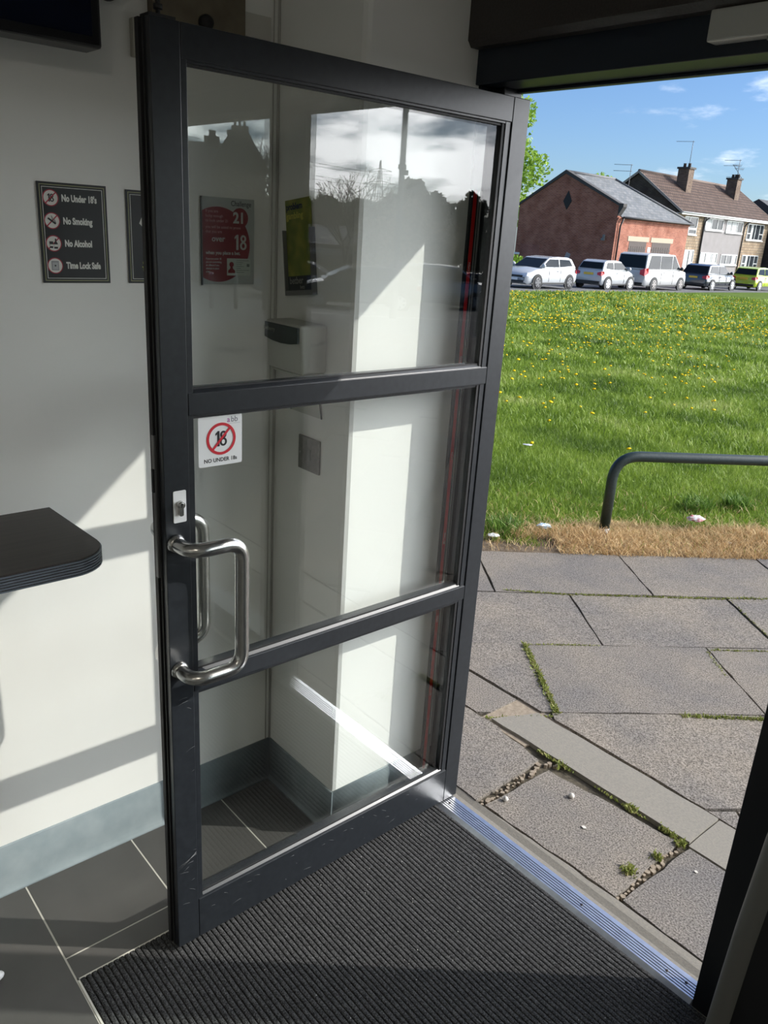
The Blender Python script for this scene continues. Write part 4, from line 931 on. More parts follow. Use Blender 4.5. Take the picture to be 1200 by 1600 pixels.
def build_rail():
    root = empty('railing', (-2.678, 4.257, 0)); root.rotation_euler = (0, 0, -R(35))
    tag(root, 'low dark green tubular railing with a bent corner at the lawn edge', 'railing')
    # local +Y runs along the rail
    s = MB(); path = bezier_round([(0, 0, .03), (0, 0, .505), (0, 2.55, .505), (0, 2.55, .0)], .16, 10); s.tube(path, .0325, 20)
    s.build('bent_tube', mat('chipped dark green paint', (.014, .024, .022), .38, 0, .5, noise=(90, (.03, .045, .042), .5, 6)), root)
    for y in (0, 2.55):
        s = MB(); s.tube([(0, y, -.06), (0, y, .035)], .0335, 20); s.build('bare_foot', mat('galvanised foot', (.38, .37, .36), .6, .4), root)
    # litter by the rail
    def crumple(name, x, y, r, m, label, cat, sq=.45):
        vs = []; fs = []; nu, nv = 10, 6
        for j in range(nv+1):
            for i in range(nu):
                a = 2*math.pi*i/nu; b = math.pi*j/nv-math.pi/2; k = r*random.uniform(.7, 1.15)
                vs.append((k*math.cos(b)*math.cos(a)*1.5, k*math.cos(b)*math.sin(a), r*sq+k*math.sin(b)*sq))
        for j in range(nv):
            for i in range(nu): fs.append((j*nu+i, j*nu+(i+1) % nu, (j+1)*nu+(i+1) % nu, (j+1)*nu+i))
        s = MB(); s.add(vs, fs); o = s.build(name, m, loc=(x, y, .042 if name in ('plastic_cup', 'crushed_can') else .015)); o.rotation_euler = (0, 0, random.uniform(.4, .9)); tag(o, label, cat); return o
    pl = mat('crumpled clear plastic', (.55, .66, .72), .25, 0, .6); wp = mat('crumpled white wrapper', (.75, .74, .74), .4, noise=(30, (.65, .15, .15), .8, 1)); wt = mat('torn paper', (.6, .6, .58), .7)
    crumple('plastic_cup', -2.868, 3.885, .034, pl, 'crushed clear plastic cup on the dry grass left of the railing post', 'plastic cup')
    crumple('crushed_can', -2.40, 4.87, .040, wp, 'crushed white and red can on the dry grass right of the railing post', 'can', .6)
    crumple('paper_scrap', -2.98, 3.55, .025, wt, 'crumpled white paper scrap at the lawn edge next to the door', 'litter')
    crumple('bottle_cap', -1.98, 5.10, .018, mat('blue plastic', (.05, .15, .4), .4), 'small blue plastic scrap on the dry grass at the right edge', 'litter')
    crumple('paper_scrap', -2.10, 4.76, .014, wt, 'small white paper scrap near the blue plastic scrap', 'litter')
    crumple('feather', -4.35, 5.5, .03, mat('pale grey feather', (.5, .52, .55), .7), 'pale feather standing in the grass left of the dandelions', 'feather', .2)
build_rail()

# ------------------------------------------------------------------ buildings across the road
def rel(root, ox=0): return root
def window_part(parent, u0, u1, z0, z1, frame, pane, bars=(), vsplit=None, depth=.0, lower=None, name='window', curt=None, sill=True):
    """window on the local +X face (x=depth); u is local y"""
    fr = MB(); t = .07; X = depth
    def ring(a, b, c, d): fr.box((X-.02, a, c), (X+.05, a+t, d)); fr.box((X-.02, b-t, c), (X+.05, b, d)); fr.box((X-.02, a, c), (X+.05, b, c+t)); fr.box((X-.02, a, d-t), (X+.05, b, d))
    ring(u0, u1, z0, z1)
    for b in bars: fr.box((X-.02, b-t*.5, z0), (X+.05, b+t*.5, z1))
    if vsplit:
        for (a, b, z) in vsplit: fr.box((X-.02, a, z-t*.5), (X+.05, b, z+t*.5))
    if sill: fr.box((X-.02, u0-.08, z0-.09), (X+.12, u1+.08, z0))
    w = fr.build(name, frame, parent)
    p = MB(); p.box((X-.01, u0+.03, z0+.03), (X+.015, u1-.03, z1-.03)); p.build('pane', pane, w)
    if curt:
        c = MB()
        for a, b in curt: c.box((X+.0155, a, z0+t), (X+.02, b, z1-t))
        c.build('curtain', mat('net curtain', (.42, .44, .43), .8), w)
    return w
def aerial(x, y, z, h, heading, arm, label, pitch=0., n=2):
    r = .022; root = empty('tv_aerial', (x, y, z)); root.rotation_euler = (0, pitch, heading); tag(root, label, 'tv aerial')
    m = mat('aerial metal', (.12, .12, .13), .5, .7)
    s = MB(); s.tube([(0, 0, 0), (0, 0, h)], r, 6); s.build('mast', m, root)
    for j in range(n):
        s = MB(); zz = h-.05-j*.45; s.tube([(0, .12, zz), (0, -arm, zz)], r*.8, 6)
        for k in range(7): yy = -arm+k*arm/6.5; s.tube([(-.16, yy, zz), (.16, yy, zz)], r*.5, 4)
        s.build('yagi_arm', m, root)
    return root

def build_garage():
    gz = -.70; H = 3.07-gz
    root = empty('brick_garage', (-29.4, 42.9, gz)); root.rotation_euler = (0, 0, ROAD_DIR)
    tag(root, 'red brick garage building with grey slate roof and a gable across the road', 'building')
    brick = brick_mat('red brick', (.28, .080, .048), (.42, .14, .085), (.33, .22, .17), stain=(.66, .58, .54))
    W = 7.1; PK = -3.9; L = 9.13; E = 3.07-gz; P = 5.42-gz; Kn = 3.67-gz
    # body: gable wall faces local -Y, side wall faces local +X ; building lies in x<0
    s = MB(); s.prism([(0, 0), (0, Kn), (PK, P), (-W, Kn-.12), (-W, 0)], .35, 1, 0); s.build('gable_wall', brick, root)
    s = MB(); s.box((-.3, .35, 0), (0, L, E)); s.box((-W, L-.3, 0), (-.3, L, E)); s.box((-W, .35, 0), (-W+.3, L, E)); s.build('side_wall', brick, root)
    s = MB(); s.box((.0, .0, E-.18), (.06, L+.02, E-.06)); s.box((.06, .0, E-.10), (.10, L+.04, E)); s.build('brick_cornice', brick, root)
    slate = brick_mat('grey slate', (.13, .14, .15), (.19, .195, .20), (.08, .085, .09), bw=.30, bh=.16, ms=.006, stain=(.8, .8, .78))
    s = MB(); hip = 5.6; R0 = 5.5-gz; o = .18
    a = (o, .32, E-.02); b = (o, L+o, E-.02); c = (-W-o, L+o, E-.02); d = (-W-o, .32, E-.02); e = (PK, .32, R0); f = (PK, hip, R0)
    s.add([a, b, c, d, e, f], [(0, 1, 5, 4), (1, 2, 5), (2, 3, 4, 5), (0, 4, 3), (0, 3, 2, 1)]); s.build('roof', slate, root)
    cop = mat('dark stone coping', (.05, .047, .045), .8)
    s = MB(); t = .20
    for q in ([(.08, Kn-.02), (.08, Kn+t*.6), (PK, P+t), (PK, P-.02)], [(-W-.08, Kn-.16), (PK, P-.02), (PK, P+t), (-W-.08, Kn-.12+t*.5)]): s.prism(q, .47, 1, -.06)
    s.build('coping', cop, root)
    s = MB(); s.prism([(.0, Kn-.55), (.30, Kn-.05), (.30, Kn+.12), (0, Kn+.15)], .4, 1, -.03); s.build('kneeler', cop, root)
    s = MB(); s.tube([(PK, .4, R0+.03), (PK, hip, R0+.03)], .09, 8); s.tube([(PK, hip, R0+.03), (o, L+o, E+.03)], .08, 8); s.tube([(PK, hip, R0+.03), (-W-o, L+o, E+.03)], .08, 8)
    s.build('ridge_tiles', mat('ridge grey', (.12, .12, .125), .8), root)
    s = MB(); s.tube([(.24, .3, E-.02), (.24, L+o, E-.02)], .06, 8); s.tube([(.24, .35, E-.02), (.10, .3, E-.5), (.09, .3, .1)], .05, 8); s.build('gutter_pipe', mat('black gutter', (.02, .018, .018), .5), root)
    s = MB(); s.prism([(-3.55, 4.05), (-3.25, 4.55), (-3.55, 5.15), (-3.85, 4.55)], .05, 1, -.03); s.build('diamond_vent', mat('vent black', (.015, .013, .013), .7), root)
    # bricked-up patch, notices and lamp on the gable
    s = MB(); s.box((-6.7, -.02, 0), (-5.2, .02, 1.9)); s.build('bricked_patch', brick_mat('newer brick', (.36, .10, .06), (.42, .14, .085), (.30, .22, .19)), root)
    s = MB(); s.box((-7.30, -.05, 1.25), (-6.70, 0, 1.37)); s.build('notice_board', M_white, root)
    s = MB(); s.box((-7.18, -.04, .55), (-6.92, 0, 1.10)); s.build('warning_notice', mat('warning yellow', (.75, .50, .03), .5), root)
    s = MB(); s.prism([(-3.35, 1.05), (-3.0, .95), (-2.85, 1.5), (-3.15, 1.62)], .03, 1, -.03); s.build('pale_plate', mat('pale plate', (.33, .30, .30), .6), root)
    s = MB(); s.box((-.75, -.10, 2.55), (-.62, 0, 2.75)); s.box((-.8, -.16, 2.42), (-.6, -.04, 2.56)); s.build('wall_lamp', mat('lamp grey', (.18, .18, .17), .5), root)
    dm = mat('brown garage door', (.045, .028, .022), .6, noise=(6, (.06, .04, .03), .5, 3)); lin = mat('stone lintel', (.40, .34, .25), .8)
    for u0, u1 in ((1.75, 3.85), (4.57, 7.0)):
        s = MB(); s.box((-.06, u0, 0), (.012, u1, 1.78-gz)); d = s.build('garage_door', dm, root)
        s = MB()
        for k in range(1, 8): u = u0+(u1-u0)*k/8; s.box((.012, u-.012, .05), (.022, u+.012, 1.5-gz))
        s.box((.012, u0, 1.30-gz), (.028, u1, 1.36-gz)); s.build('door_batten', mat('batten brown', (.03, .02, .016), .6), d)
        s = MB(); s.box((-.05, u0-.22, 1.78-gz), (.03, u1+.25, 2.06-gz)); s.build('lintel', lin, root)
    s = MB(); s.box((0, 4.08, 1.2-gz), (.03, 4.42, 1.48-gz)); s.box((0, 4.10, .9-gz), (.03, 4.36, 1.12-gz)); s.build('white_notice', M_white, root)
build_garage()

def build_house():
    gz = -1.0
    root = empty('terraced_house', (-35.8, 60.1, gz)); root.rotation_euler = (0, 0, ROAD_DIR)
    tag(root, 'two-storey stone and rendered houses with brown tiled roof and white windows', 'building')
    L = 17.9; D = 7.4; E = 4.25-gz; RZ = 6.99-gz; z = lambda v: v-gz
    stone = brick_mat('buff rubble stone', (.27, .20, .13), (.40, .31, .21), (.20, .16, .12), bw=.42, bh=.22, ms=.03, stain=(.75, .7, .65))
    render = mat('pinkish grey render', (.27, .25, .245), .9, noise=(1.5, (.23, .215, .21), .5, 5))
    gm = brick_mat('dark gable brick', (.075, .06, .055), (.10, .08, .072), (.05, .045, .042), bw=.25, bh=.09)
    s = MB(); s.box((-D, .0, 0), (0, L, E)); s.build('wall', stone, root)
    s = MB(); s.prism([(.0, E-.05), (-D/2, RZ-.12), (-D, E-.05), (-D, 0), (0, 0)], .10, 1, -.10); s.build('gable_wall', gm, root); s = MB(); s.prism([(.0, E-.05), (-D/2, RZ-.12), (-D, E-.05)], .10, 1, L); s.build('gable_wall', gm, root)
    s = MB(); s.box((0, 4.6, z(-.9)), (.06, 12.35, E-.15)); s.build('render_panel', render, root)
    tile = brick_mat('brown concrete tiles', (.085, .055, .042), (.125, .082, .062), (.035, .024, .02), bw=.33, bh=.24, ms=.03, stain=(.8, .75, .72), bump=1)
    s = MB(); o = .45; k = (RZ-E)/(D/2)
    s.prism([(o, E-.1), (o, E-.02), (-D/2, RZ+.06), (-D/2, RZ-.05)], L+.5, 1, -.25); s.prism([(-D-o, E-.1), (-D/2, RZ-.05), (-D/2, RZ+.06), (-D-o, E-.02)], L+.5, 1, -.25); s.build('roof', tile, root)
    s = MB(); s.tube([(-D/2, -.25, RZ+.05), (-D/2, L+.25, RZ+.05)], .12, 8); s.build('ridge_tiles', mat('ridge pale brown', (.16, .12, .10), .9), root)
    vm = mat('white fascia', (.72, .72, .70), .5)
    s = MB(); s.box((o-.06, -.25, E-.28), (o+.02, L+.25, E-.08)); s.tube([(o+.06, -.25, E-.12), (o+.06, L+.25, E-.12)], .06, 8); s.build('fascia', vm, root)
    s = MB(); s.box((0, -.25, E-.22), (o-.05, L+.25, E-.16)); s.build('soffit', mat('soffit grey', (.4, .4, .4), .6), root)
    s = MB()
    s.prism([(o, E-.22), (o, E-.02), (-D/2, RZ+.08), (-D/2, RZ-.12)], .04, 1, -.29); s.prism([(-D-o, E-.22), (-D/2, RZ-.12), (-D/2, RZ+.08), (-D-o, E-.02)], .04, 1, -.29)
    s.prism([(o, E-.22), (o, E-.02), (-D/2, RZ+.08), (-D/2, RZ-.12)], .04, 1, L+.25); s.build('bargeboard', mat('grey bargeboard', (.30, .27, .26), .6), root)
    bp = mat('black downpipe', (.02, .02, .022), .5)
    for u in (4.55, 12.4):
        s = MB(); s.tube(bezier_round([(o, u+.5, E-.15), (.14, u+.05, E-.55), (.13, u, E-1.0), (.13, u, .1)], .2, 4), .06, 8); s.build('downpipe', bp, root)
    pane = glass_dark
    wf = mat('white window frame', (.66, .67, .66), .35)
    window_part(root, 1.2, 3.5, z(3.0), z(3.9), wf, pane, (2.1, ), None, .0, name='window', curt=((1.3, 2.0), ), sill=False)
    window_part(root, 2.1, 3.5, z(2.58), z(3.0), wf, pane, (), None, .0, name='window')
    window_part(root, 2.1, 3.75, z(.02), z(1.42), wf, pane, (3.0, ), ((3.0, 3.75, z(.45)),), 0, curt=((2.2, 2.85), (3.1, 3.6)))
    for u0, u1, z0, z1, cu in ((4.85, 8.1, 3.05, 3.95, ((4.95, 6.0),)), (8.8, 12.05, 2.98, 3.92, ((9.0, 9.8), (10.0, 10.9))), (4.85, 8.05, .42, 1.27, ((4.95, 5.8), (6.0, 7.1), (7.2, 7.9))), (8.8, 12.1, .36, 1.2, ((11.2, 11.9), ))):
        w = (u1-u0)/3; window_part(root, u0, u1, z(z0), z(z1), wf, pane, (u0+w, u0+2*w), None, .06, curt=cu)
    for z0, z1, zs in ((2.52, 3.88, 3.05), (.05, 1.23, .5)):
        window_part(root, 13.3, 16.85, z(z0), z(z1), wf, pane, (14.1, 15.05, 16.0), ((13.3, 14.1, z(zs)), (16.0, 16.85, z(zs))), 0, curt=((14.25, 14.6),))
    # chimneys
    chm = brick_mat('dark chimney brick', (.15, .10, .075), (.24, .17, .12), (.13, .11, .09), stain=(.7, .65, .6))
    lead = mat('pale lead flashing', (.45, .45, .46), .5)
    for u, top, pots in ((4.4, 7.58, (.2, .65)), (13.75, 7.50, (.2, .5, .75))):
        x1 = -1.85; x0 = x1-.95; zt = z(top); zb = E+k*1.2
        s = MB(); s.box((x0, u-.05, zb-.6), (x1, u+.85, zt)); c = s.build('chimney', chm, root)
        s = MB(); s.box((x0-.09, u-.14, zt-.02), (x1+.09, u+.94, zt+.12)); s.build('chimney_cap', mat('dark cap', (.06, .055, .05), .8), c)
        for p in pots:
            s = MB(); s.lathe([(.13, zt+.1), (.11, zt+.38), (.14, zt+.42)], 10, (x0+.1+p*.9, u+.4, 0)); s.build('chimney_pot', mat('dark pot', (.09, .065, .055), .8), c)
        s = MB(); zz = E+k*1.85
        s.prism([(x1+.22, zz-.25), (x1+.22, zz-.15), (x1-.02, zz+.08), (x0, zz+.78), (x0, zz+.62)], 1.12, 1, u-.16); s.build('flashing', lead, c)
        y0 = 60.1; cs, sn = math.cos(ROAD_DIR), math.sin(ROAD_DIR)
        X = -35.8+cs*(x0+.6)-sn*(u+.5); Y = 60.1+sn*(x0+.6)+cs*(u+.5)
        if u < 9: aerial(X, Y, top+.1, 2.0, R(-70), 1.3, 'tv aerial on the left chimney of the houses', n=1)
        else:
            aerial(X, Y, top+.1, .95+.6, R(-75), 1.3, 'double-armed tv aerial on the right chimney of the houses', n=2)
            a = aerial(X+.2, Y+.6, top+.1, 1.9, R(160), .9, 'tilted tv aerial leaning right on the right chimney', pitch=.85, n=2)
    # back of next building on the right
    root = empty('dark_house', (-34.9, 79.2, -1.2)); root.rotation_euler = (0, 0, ROAD_DIR); tag(root, 'dark house with a flat front beyond the terraced houses at right edge', 'building')
    s = MB(); s.box((-8, 0, 0), (0, 9, 5.0)); s.build('wall', gm, root)
    s = MB(); s.prism([(.4, 4.9), (-4, 7.4), (-8.4, 4.9)], 9.4, 1, -.2); s.build('roof', mat('charcoal roof', (.05, .05, .055), .8), root)
    s = MB(); s.box((0, .5, .2), (.05, 3.0, 2.2)); w = s.build('window', wf, root); s = MB(); s.box((.05, .65, .35), (.07, 2.85, 2.05)); s.build('pane', pane, w)
glass_dark = mat('dark window glass', (.03, .035, .04), .12, 0, .25)
build_house()
aerial(-39.5, 58.5, -1.0, 8.4, R(-60), 1.3, 'tv aerial rising behind the garage roof, taller one', n=2)
aerial(-41.6, 57, -1.0, 7.6, R(-60), 1.0, 'tv aerial behind the garage roof, shorter one at left', n=1)
aerial(-45.2, 85.9, -1.5, 10.2, R(-60), 1.0, 'small tv aerial behind the right end of the brown roof', n=1)

# ------------------------------------------------------------------ cars
CARGLASS = mat('car window glass', (.012, .016, .02), .05, 0, .12)
TYRE = mat('tyre rubber', (.015, .015, .016), .8)
BLACKP = mat('black car plastic', (.012, .012, .013), .5)
def car(x, y, heading, L, W, H, paint, label, kind='hatch', rim=None, rear_plate=True, group=None, cat='car'):
    z = g(x, y)-.03
    root = empty('van' if kind == 'van' else 'car', (x, y, z)); root.rotation_euler = (0, 0, heading); tag(root, label, cat, group)
    h = W/2; o = -L/2
    if kind == 'van': B = 1.08; st = dict(rb=.015, rr=.05, fr=.66, fb=.84); hood = (.90, 1.0, .96, .86)
    elif kind == 'estate': B = .92; st = dict(rb=.02, rr=.12, fr=.56, fb=.74); hood = (.78, .90, .96, .72)
    else: B = .95; st = dict(rb=.03, rr=.14, fr=.56, fb=.765); hood = (.80, .88, .96, .72)
    # lower body
    xs = [(0, .62, .86), (.012, B-.06, .93), (.05, B, .97), (.2, B+.01, 1), (.5, B-.01, 1), (st['fb'], B-.02, .99), (hood[0]+.04, hood[1]-.01, .97), (hood[2], hood[3], .92), (.99, hood[3]-.12, .84), (1, .50, .78)]
    rings = []
    for fx, zt, fw in xs:
        w = h*fw; zb = .22 if .03 < fx < .97 else .30
        rings.append([(o+fx*L, a, b) for a, b in ((0, zb), (w*.9, zb), (w*.985, zb+.10), (w, .52), (w*.985, .70*(zt/.95)), (w*.93, zt-.03), (w*.84, zt), (0, zt+.025))])
    n = 8; vs = []; fs = []
    for r in rings: vs += r+[(p[0], -p[1], p[2]) for p in r[1:-1]][::-1]
    m = 14
    for i in range(len(rings)-1):
        for k in range(m): fs.append((i*m+k, i*m+(k+1) % m, (i+1)*m+(k+1) % m, (i+1)*m+k))
    fs += [tuple(range(m))[::-1], tuple((len(rings)-1)*m+k for k in range(m))]
    s = MB(); s.add(vs, fs, 0, True); body = s.build('body', paint, root)
    b = body.modifiers.new('edge', 'EDGE_SPLIT'); b.split_angle = R(38)
    # greenhouse
    wb = h*.90; wt = h*(.76 if kind != 'van' else .84)
    def gy(zv): t = (zv-B)/(H-B); return wb+(wt-wb)*max(0, min(1, t))
    prof = [(st['rb'], B-.02), (st['rb']*.3+st['rr']*.7, H-.09), (st['rr']+.05, H-.012), (st['fr']-.17, H), (st['fr'], H-.05), (st['fb'], B-.03)]
    vs = []; N_ = len(prof)
    for sg in (1, -1):
        for fx, zv in prof: vs.append((o+fx*L, sg*gy(zv), zv))
    fs = [tuple(range(N_)), tuple(range(N_, 2*N_))[::-1]]+[(i, N_+i, N_+(i+1) % N_, (i+1) % N_) for i in range(N_)]
    s = MB(); s.add(vs, fs); s.build('roof', paint, root, bevel=.035, seg=3)
    def sidepoly(pts, sg, off=.012): return [(o+fx*L, sg*(gy(zv)+off), zv) for fx, zv in pts]
    lo, hi = B+.03, H-.11
    def xr(zv): t = (zv-B)/(H-.09-B); return st['rb']+(st['rb']*.3+st['rr']*.7-st['rb'])*t
    def xf(zv): t = (zv-B)/(H-.05-B); return st['fb']+(st['fr']-st['fb'])*t
    if kind == 'van': cuts = [xr(lo)+.05, .33, .345, .60, .615, None]
    elif kind == 'three': cuts = [xr(lo)+.09, .33, .355, None]
    else: cuts = [xr(lo)+.07, .365, .385, None]
    for sg in (1, -1):
        k = 0
        while k < len(cuts):
            a, c = cuts[k], cuts[k+1]
            if c is None: p = [(a, lo), (xf(lo)-.035, lo), (xf(hi)-.02, hi), (a+.004, hi)]
            elif k == 0: p = [(a, lo+(.06 if kind != 'van' else 0)), (c, lo), (c, hi), (max(a+.05, xr(hi)+.06), hi-.01)]
            else: p = [(a, lo), (c, lo), (c, hi), (a, hi)]
            q = sidepoly(p, sg); q2 = sidepoly(p, sg, -.01); s = MB(); nn = len(q); s.add(q+q2, [tuple(range(nn)) if sg < 0 else tuple(range(nn))[::-1]]+[(i, (i+1) % nn, nn+(i+1) % nn, nn+i) for i in range(nn)])
            s.build('side_window', CARGLASS, root); k += 2
    # windscreen and rear window
    def endglass(name, x0, z0, x1, z1, nx):
        w0, w1 = gy(z0)-.06, gy(z1)-.07
        q = [(o+x0*L, -w0, z0), (o+x0*L, w0, z0), (o+x1*L, w1, z1), (o+x1*L, -w1, z1)]; d = .014*nx
        s = MB(); s.add([(a+d, b_, c+.006) for a, b_, c in q]+[(a-d, b_, c) for a, b_, c in q], [(0, 1, 2, 3), (0, 4, 5, 1), (1, 5, 6, 2), (2, 6, 7, 3), (3, 7, 4, 0)]); s.build(name, CARGLASS, root)
    endglass('windscreen', xf(B+.01), B+.01, xf(H-.10), H-.10, 1)
    endglass('rear_window', xr(B+.05), B+.05, xr(H-.13), H-.13, -1)
    # wheels
    rimm = rim or mat('alloy rim', (.55, .56, .58), .3, .7); wr = .31 if kind != 'van' else .33
    for fx in (.175, .815) if kind != 'van' else (.2, .82):
        for sg in (1, -1):
            cx = o+fx*L; yo = sg*h
            s = MB(); s.lathe([(wr+.055, -.02), (wr+.055, .006)], 28, (cx, yo, wr), axis=1, mi=0); s.build('wheel_arch', BLACKP, root)
            s = MB(); pr = [(wr-.03, -.12), (wr, -.10), (wr, .0), (wr-.03, .016), (wr*.68, .016)]; pr = [(a, c*sg) for a, c in pr]
            s.lathe(pr if sg > 0 else pr[::-1], 28, (cx, yo, wr), axis=1); wh = s.build('wheel', TYRE, root)
            s = MB(); s.lathe([(wr*.70, .012*sg), (wr*.70, .020*sg)] if sg > 0 else [(wr*.70, .020*sg), (wr*.70, .012*sg)], 24, (cx, yo, wr), axis=1, mi=1)
            for k in range(6):
                a = k*math.pi/3; c, d = math.cos(a), math.sin(a); hw = .035
                hw = .045; P = [(cx+c*.05-d*hw, wr+d*.05+c*hw), (cx+c*wr*.66-d*hw, wr+d*wr*.66+c*hw), (cx+c*wr*.66+d*hw, wr+d*wr*.66-c*hw), (cx+c*.05+d*hw, wr+d*.05-c*hw)]
                s.prism(P, .012*sg, 1, yo+.020*sg)
            s.lathe([(wr*.70, .018*sg), (wr*.70, .032*sg), (wr*.61, .030*sg)], 24, (cx, yo, wr), axis=1, caps=False); s.lathe([(.06, .02*sg), (.05, .036*sg)], 12, (cx, yo, wr), axis=1)
            s.build('rim', [rimm, BLACKP], wh)
    # lights, plates, grille, mirrors, bumpers
    tl = mat('tail lamp red', (.50, .02, .02), .2, 0, .7); hl = mat('headlamp glass', (.62, .66, .70), .1, .2)
    zl = B-.17 if kind != 'van' else .95
    for sg in (1, -1):
        s = MB(); hh = .11 if kind != 'van' else .20
        s.add([(o+.0*L-.01, sg*h*.62, zl-hh*.6), (o-.01, sg*h*.90, zl-hh), (o+.055*L, sg*h*.985, zl-hh*.3), (o+.05*L, sg*h*.975, zl+hh), (o+.012*L, sg*h*.86, zl+hh), (o+.004*L, sg*h*.60, zl+hh*.4)], [(0, 1, 4, 5) if sg > 0 else (5, 4, 1, 0), (1, 2, 3, 4) if sg > 0 else (4, 3, 2, 1)]); s.build('tail_lamp', tl, root)
        zf = hood[3]-.06
        s = MB(); s.add([(o+.995*L+.012, sg*h*.50, zf-.10), (o+.985*L+.012, sg*h*.84, zf-.09), (o+.925*L, sg*h*.965, zf-.01), (o+.90*L, sg*h*.93, zf+.075), (o+.965*L, sg*h*.80, zf+.06), (o+.985*L+.01, sg*h*.52, zf+.02)], [(0, 1, 4, 5) if sg < 0 else (5, 4, 1, 0), (1, 2, 3, 4) if sg < 0 else (4, 3, 2, 1)]); s.build('headlamp', hl, root)
        mx = xf(B)-.055; s = MB(); s.lathe([(.02, 0), (.09, .03), (.10, .10), (.05, .14)], 10, (o+mx*L, sg*(h*.93+.06), B+.07), axis=0); s.box((o+mx*L+.01, sg*(h*.85), B+.0), (o+mx*L+.05, sg*(h*.95+.02), B+.05)); s.build('wing_mirror', paint if kind != 'van' else BLACKP, root)
        s = MB(); s.box((o+.06*L, sg*(h*.985), .24), (o+.94*L, sg*(h+.004), .30)); s.build('sill', BLACKP, root)
        s = MB()
        for fx in ([.60, .37] if kind in ('hatch', 'estate') else ([.62] if kind == 'three' else [.62, .345])):
            s.box((o+fx*L-.008, sg*h*.98, .34), (o+fx*L, sg*(h+.003), B-.06))
        s.build('door_seam', BLACKP, root)
        s = MB()
        for fx in ([.40, .63] if kind == 'three' else [.21 if kind == 'van' else .30, .385, .40]): pass
        s.box((o+.40*L, sg*(h*.985), B-.16), (o+.44*L, sg*(h+.022), B-.13)); s.build('door_handle', paint, root)
    s = MB(); s.box((o-.022, -.26, .70 if kind != 'van' else .62), (o+.02, .26, .81 if kind != 'van' else .73)); s.build('number_plate', mat('yellow number plate', (.72, .50, .06), .5), root)
    s = MB(); s.box((o+L-.03, -.26, .38), (o+L+.015, .26, .49)); s.build('number_plate', M_white, root)
    s = MB(); s.box((o-.03, -h*.84, .30), (o+.05, h*.84, .42)); s.build('rear_bumper_strip', BLACKP, root)
    s = MB(); s.box((o+L-.06, -h*.60, .52), (o+L+.006, h*.60, .60)); s.box((o+L-.05, -h*.70, .30), (o+L+.008, h*.70, .38)); s.build('grille', BLACKP, root)
    return root
FWD = R(90)+ROAD_DIR; BACK = R(-90)+ROAD_DIR
white = mat('white car paint', (.46, .48, .50), .22, 0, .5, coat=.6); pearl = mat('silver white car paint', (.42, .44, .46), .25, .1, .5, coat=.6)
vanw = mat('white van paint', (.44, .44, .44), .28, 0, .5, coat=.4); dgrey = mat('dark grey car paint', (.035, .04, .05), .18, .3, .6, coat=.8)
lime = mat('lime green car paint', (.42, .55, .03), .22, .1, .5, coat=.7); silver = mat('silver car paint', (.42, .43, .45), .25, .5, coat=.6)
def road_car(az, L, W, H, face, paint, label, kind, rim=None, off=0):
    # centre placed on the parking line along the road, at bearing az
    t = math.tan(R(-az)); y = (22.75+off)/(t-.07); x = -(t*y)
    return car(x, y, FWD if face else BACK, L, W, H, paint, label, kind, rim)
dkrim = mat('dark alloy rim', (.14, .14, .15), .35, .6); whrim = mat('white wheel trim', (.72, .73, .74), .4)
road_car(-38.95, 3.95, 1.68, 1.42, False, white, 'white hatchback facing left, leftmost parked car across the lawn', 'hatch', dkrim)
road_car(-34.6, 3.4, 1.62, 1.42, True, pearl, 'small white hatchback seen from behind, between the white hatchback and the van', 'three', whrim)
road_car(-31.75, 4.9, 1.93, 1.90, True, vanw, 'white passenger van parked in front of the brick garage doors', 'van', mat('grey wheel trim', (.30, .28, .27), .5, .5))
road_car(-28.25, 4.36, 1.82, 1.50, True, dgrey, 'dark grey hatchback parked right of the van', 'hatch')
road_car(-25.55, 3.95, 1.72, 1.48, True, lime, 'lime green hatchback, rightmost parked car', 'hatch')

# ------------------------------------------------------------------ trees
def leafcloud(name, blobs, n, size, m, parent):
    """leaf quads scattered through ellipsoid shells; blobs: (x,y,z,rx,ry,rz)"""
    B = np.array(blobs); vol = (B[:, 3]*B[:, 4]*B[:, 5])**.67; idx = rng.choice(len(B), n, p=vol/vol.sum())
    d = rng.normal(size=(n, 3)); d /= np.linalg.norm(d, axis=1)[:, None]; rr = rng.uniform(.0, 1, n)**.33
    rr *= 1+.18*np.sin(d[:, 0]*7+idx)*np.cos(d[:, 2]*6)
    P = B[idx, :3]+d*rr[:, None]*B[idx, 3:6]
    a = rng.normal(size=(n, 3)); a /= np.linalg.norm(a, axis=1)[:, None]; b = np.cross(a, rng.normal(size=(n, 3))); b /= np.linalg.norm(b, axis=1)[:, None]
    s = size*rng.uniform(.6, 1.3, n)[:, None]
    V = np.empty((n, 4, 3)); V[:, 0] = P-a*s; V[:, 1] = P+b*s*.55; V[:, 2] = P+a*s; V[:, 3] = P-b*s*.55
    me = bpy.data.meshes.new(name); me.vertices.add(n*4); me.vertices.foreach_set('co', V.ravel()); me.loops.add(n*4); me.loops.foreach_set('vertex_index', np.arange(n*4, dtype=np.int32))
    me.polygons.add(n); me.polygons.foreach_set('loop_start', np.arange(0, n*4, 4, dtype=np.int32)); me.update(calc_edges=True); me.validate()
    o = bpy.data.objects.new(name, me); COL.objects.link(o); me.materials.append(m); o.parent = parent; return o
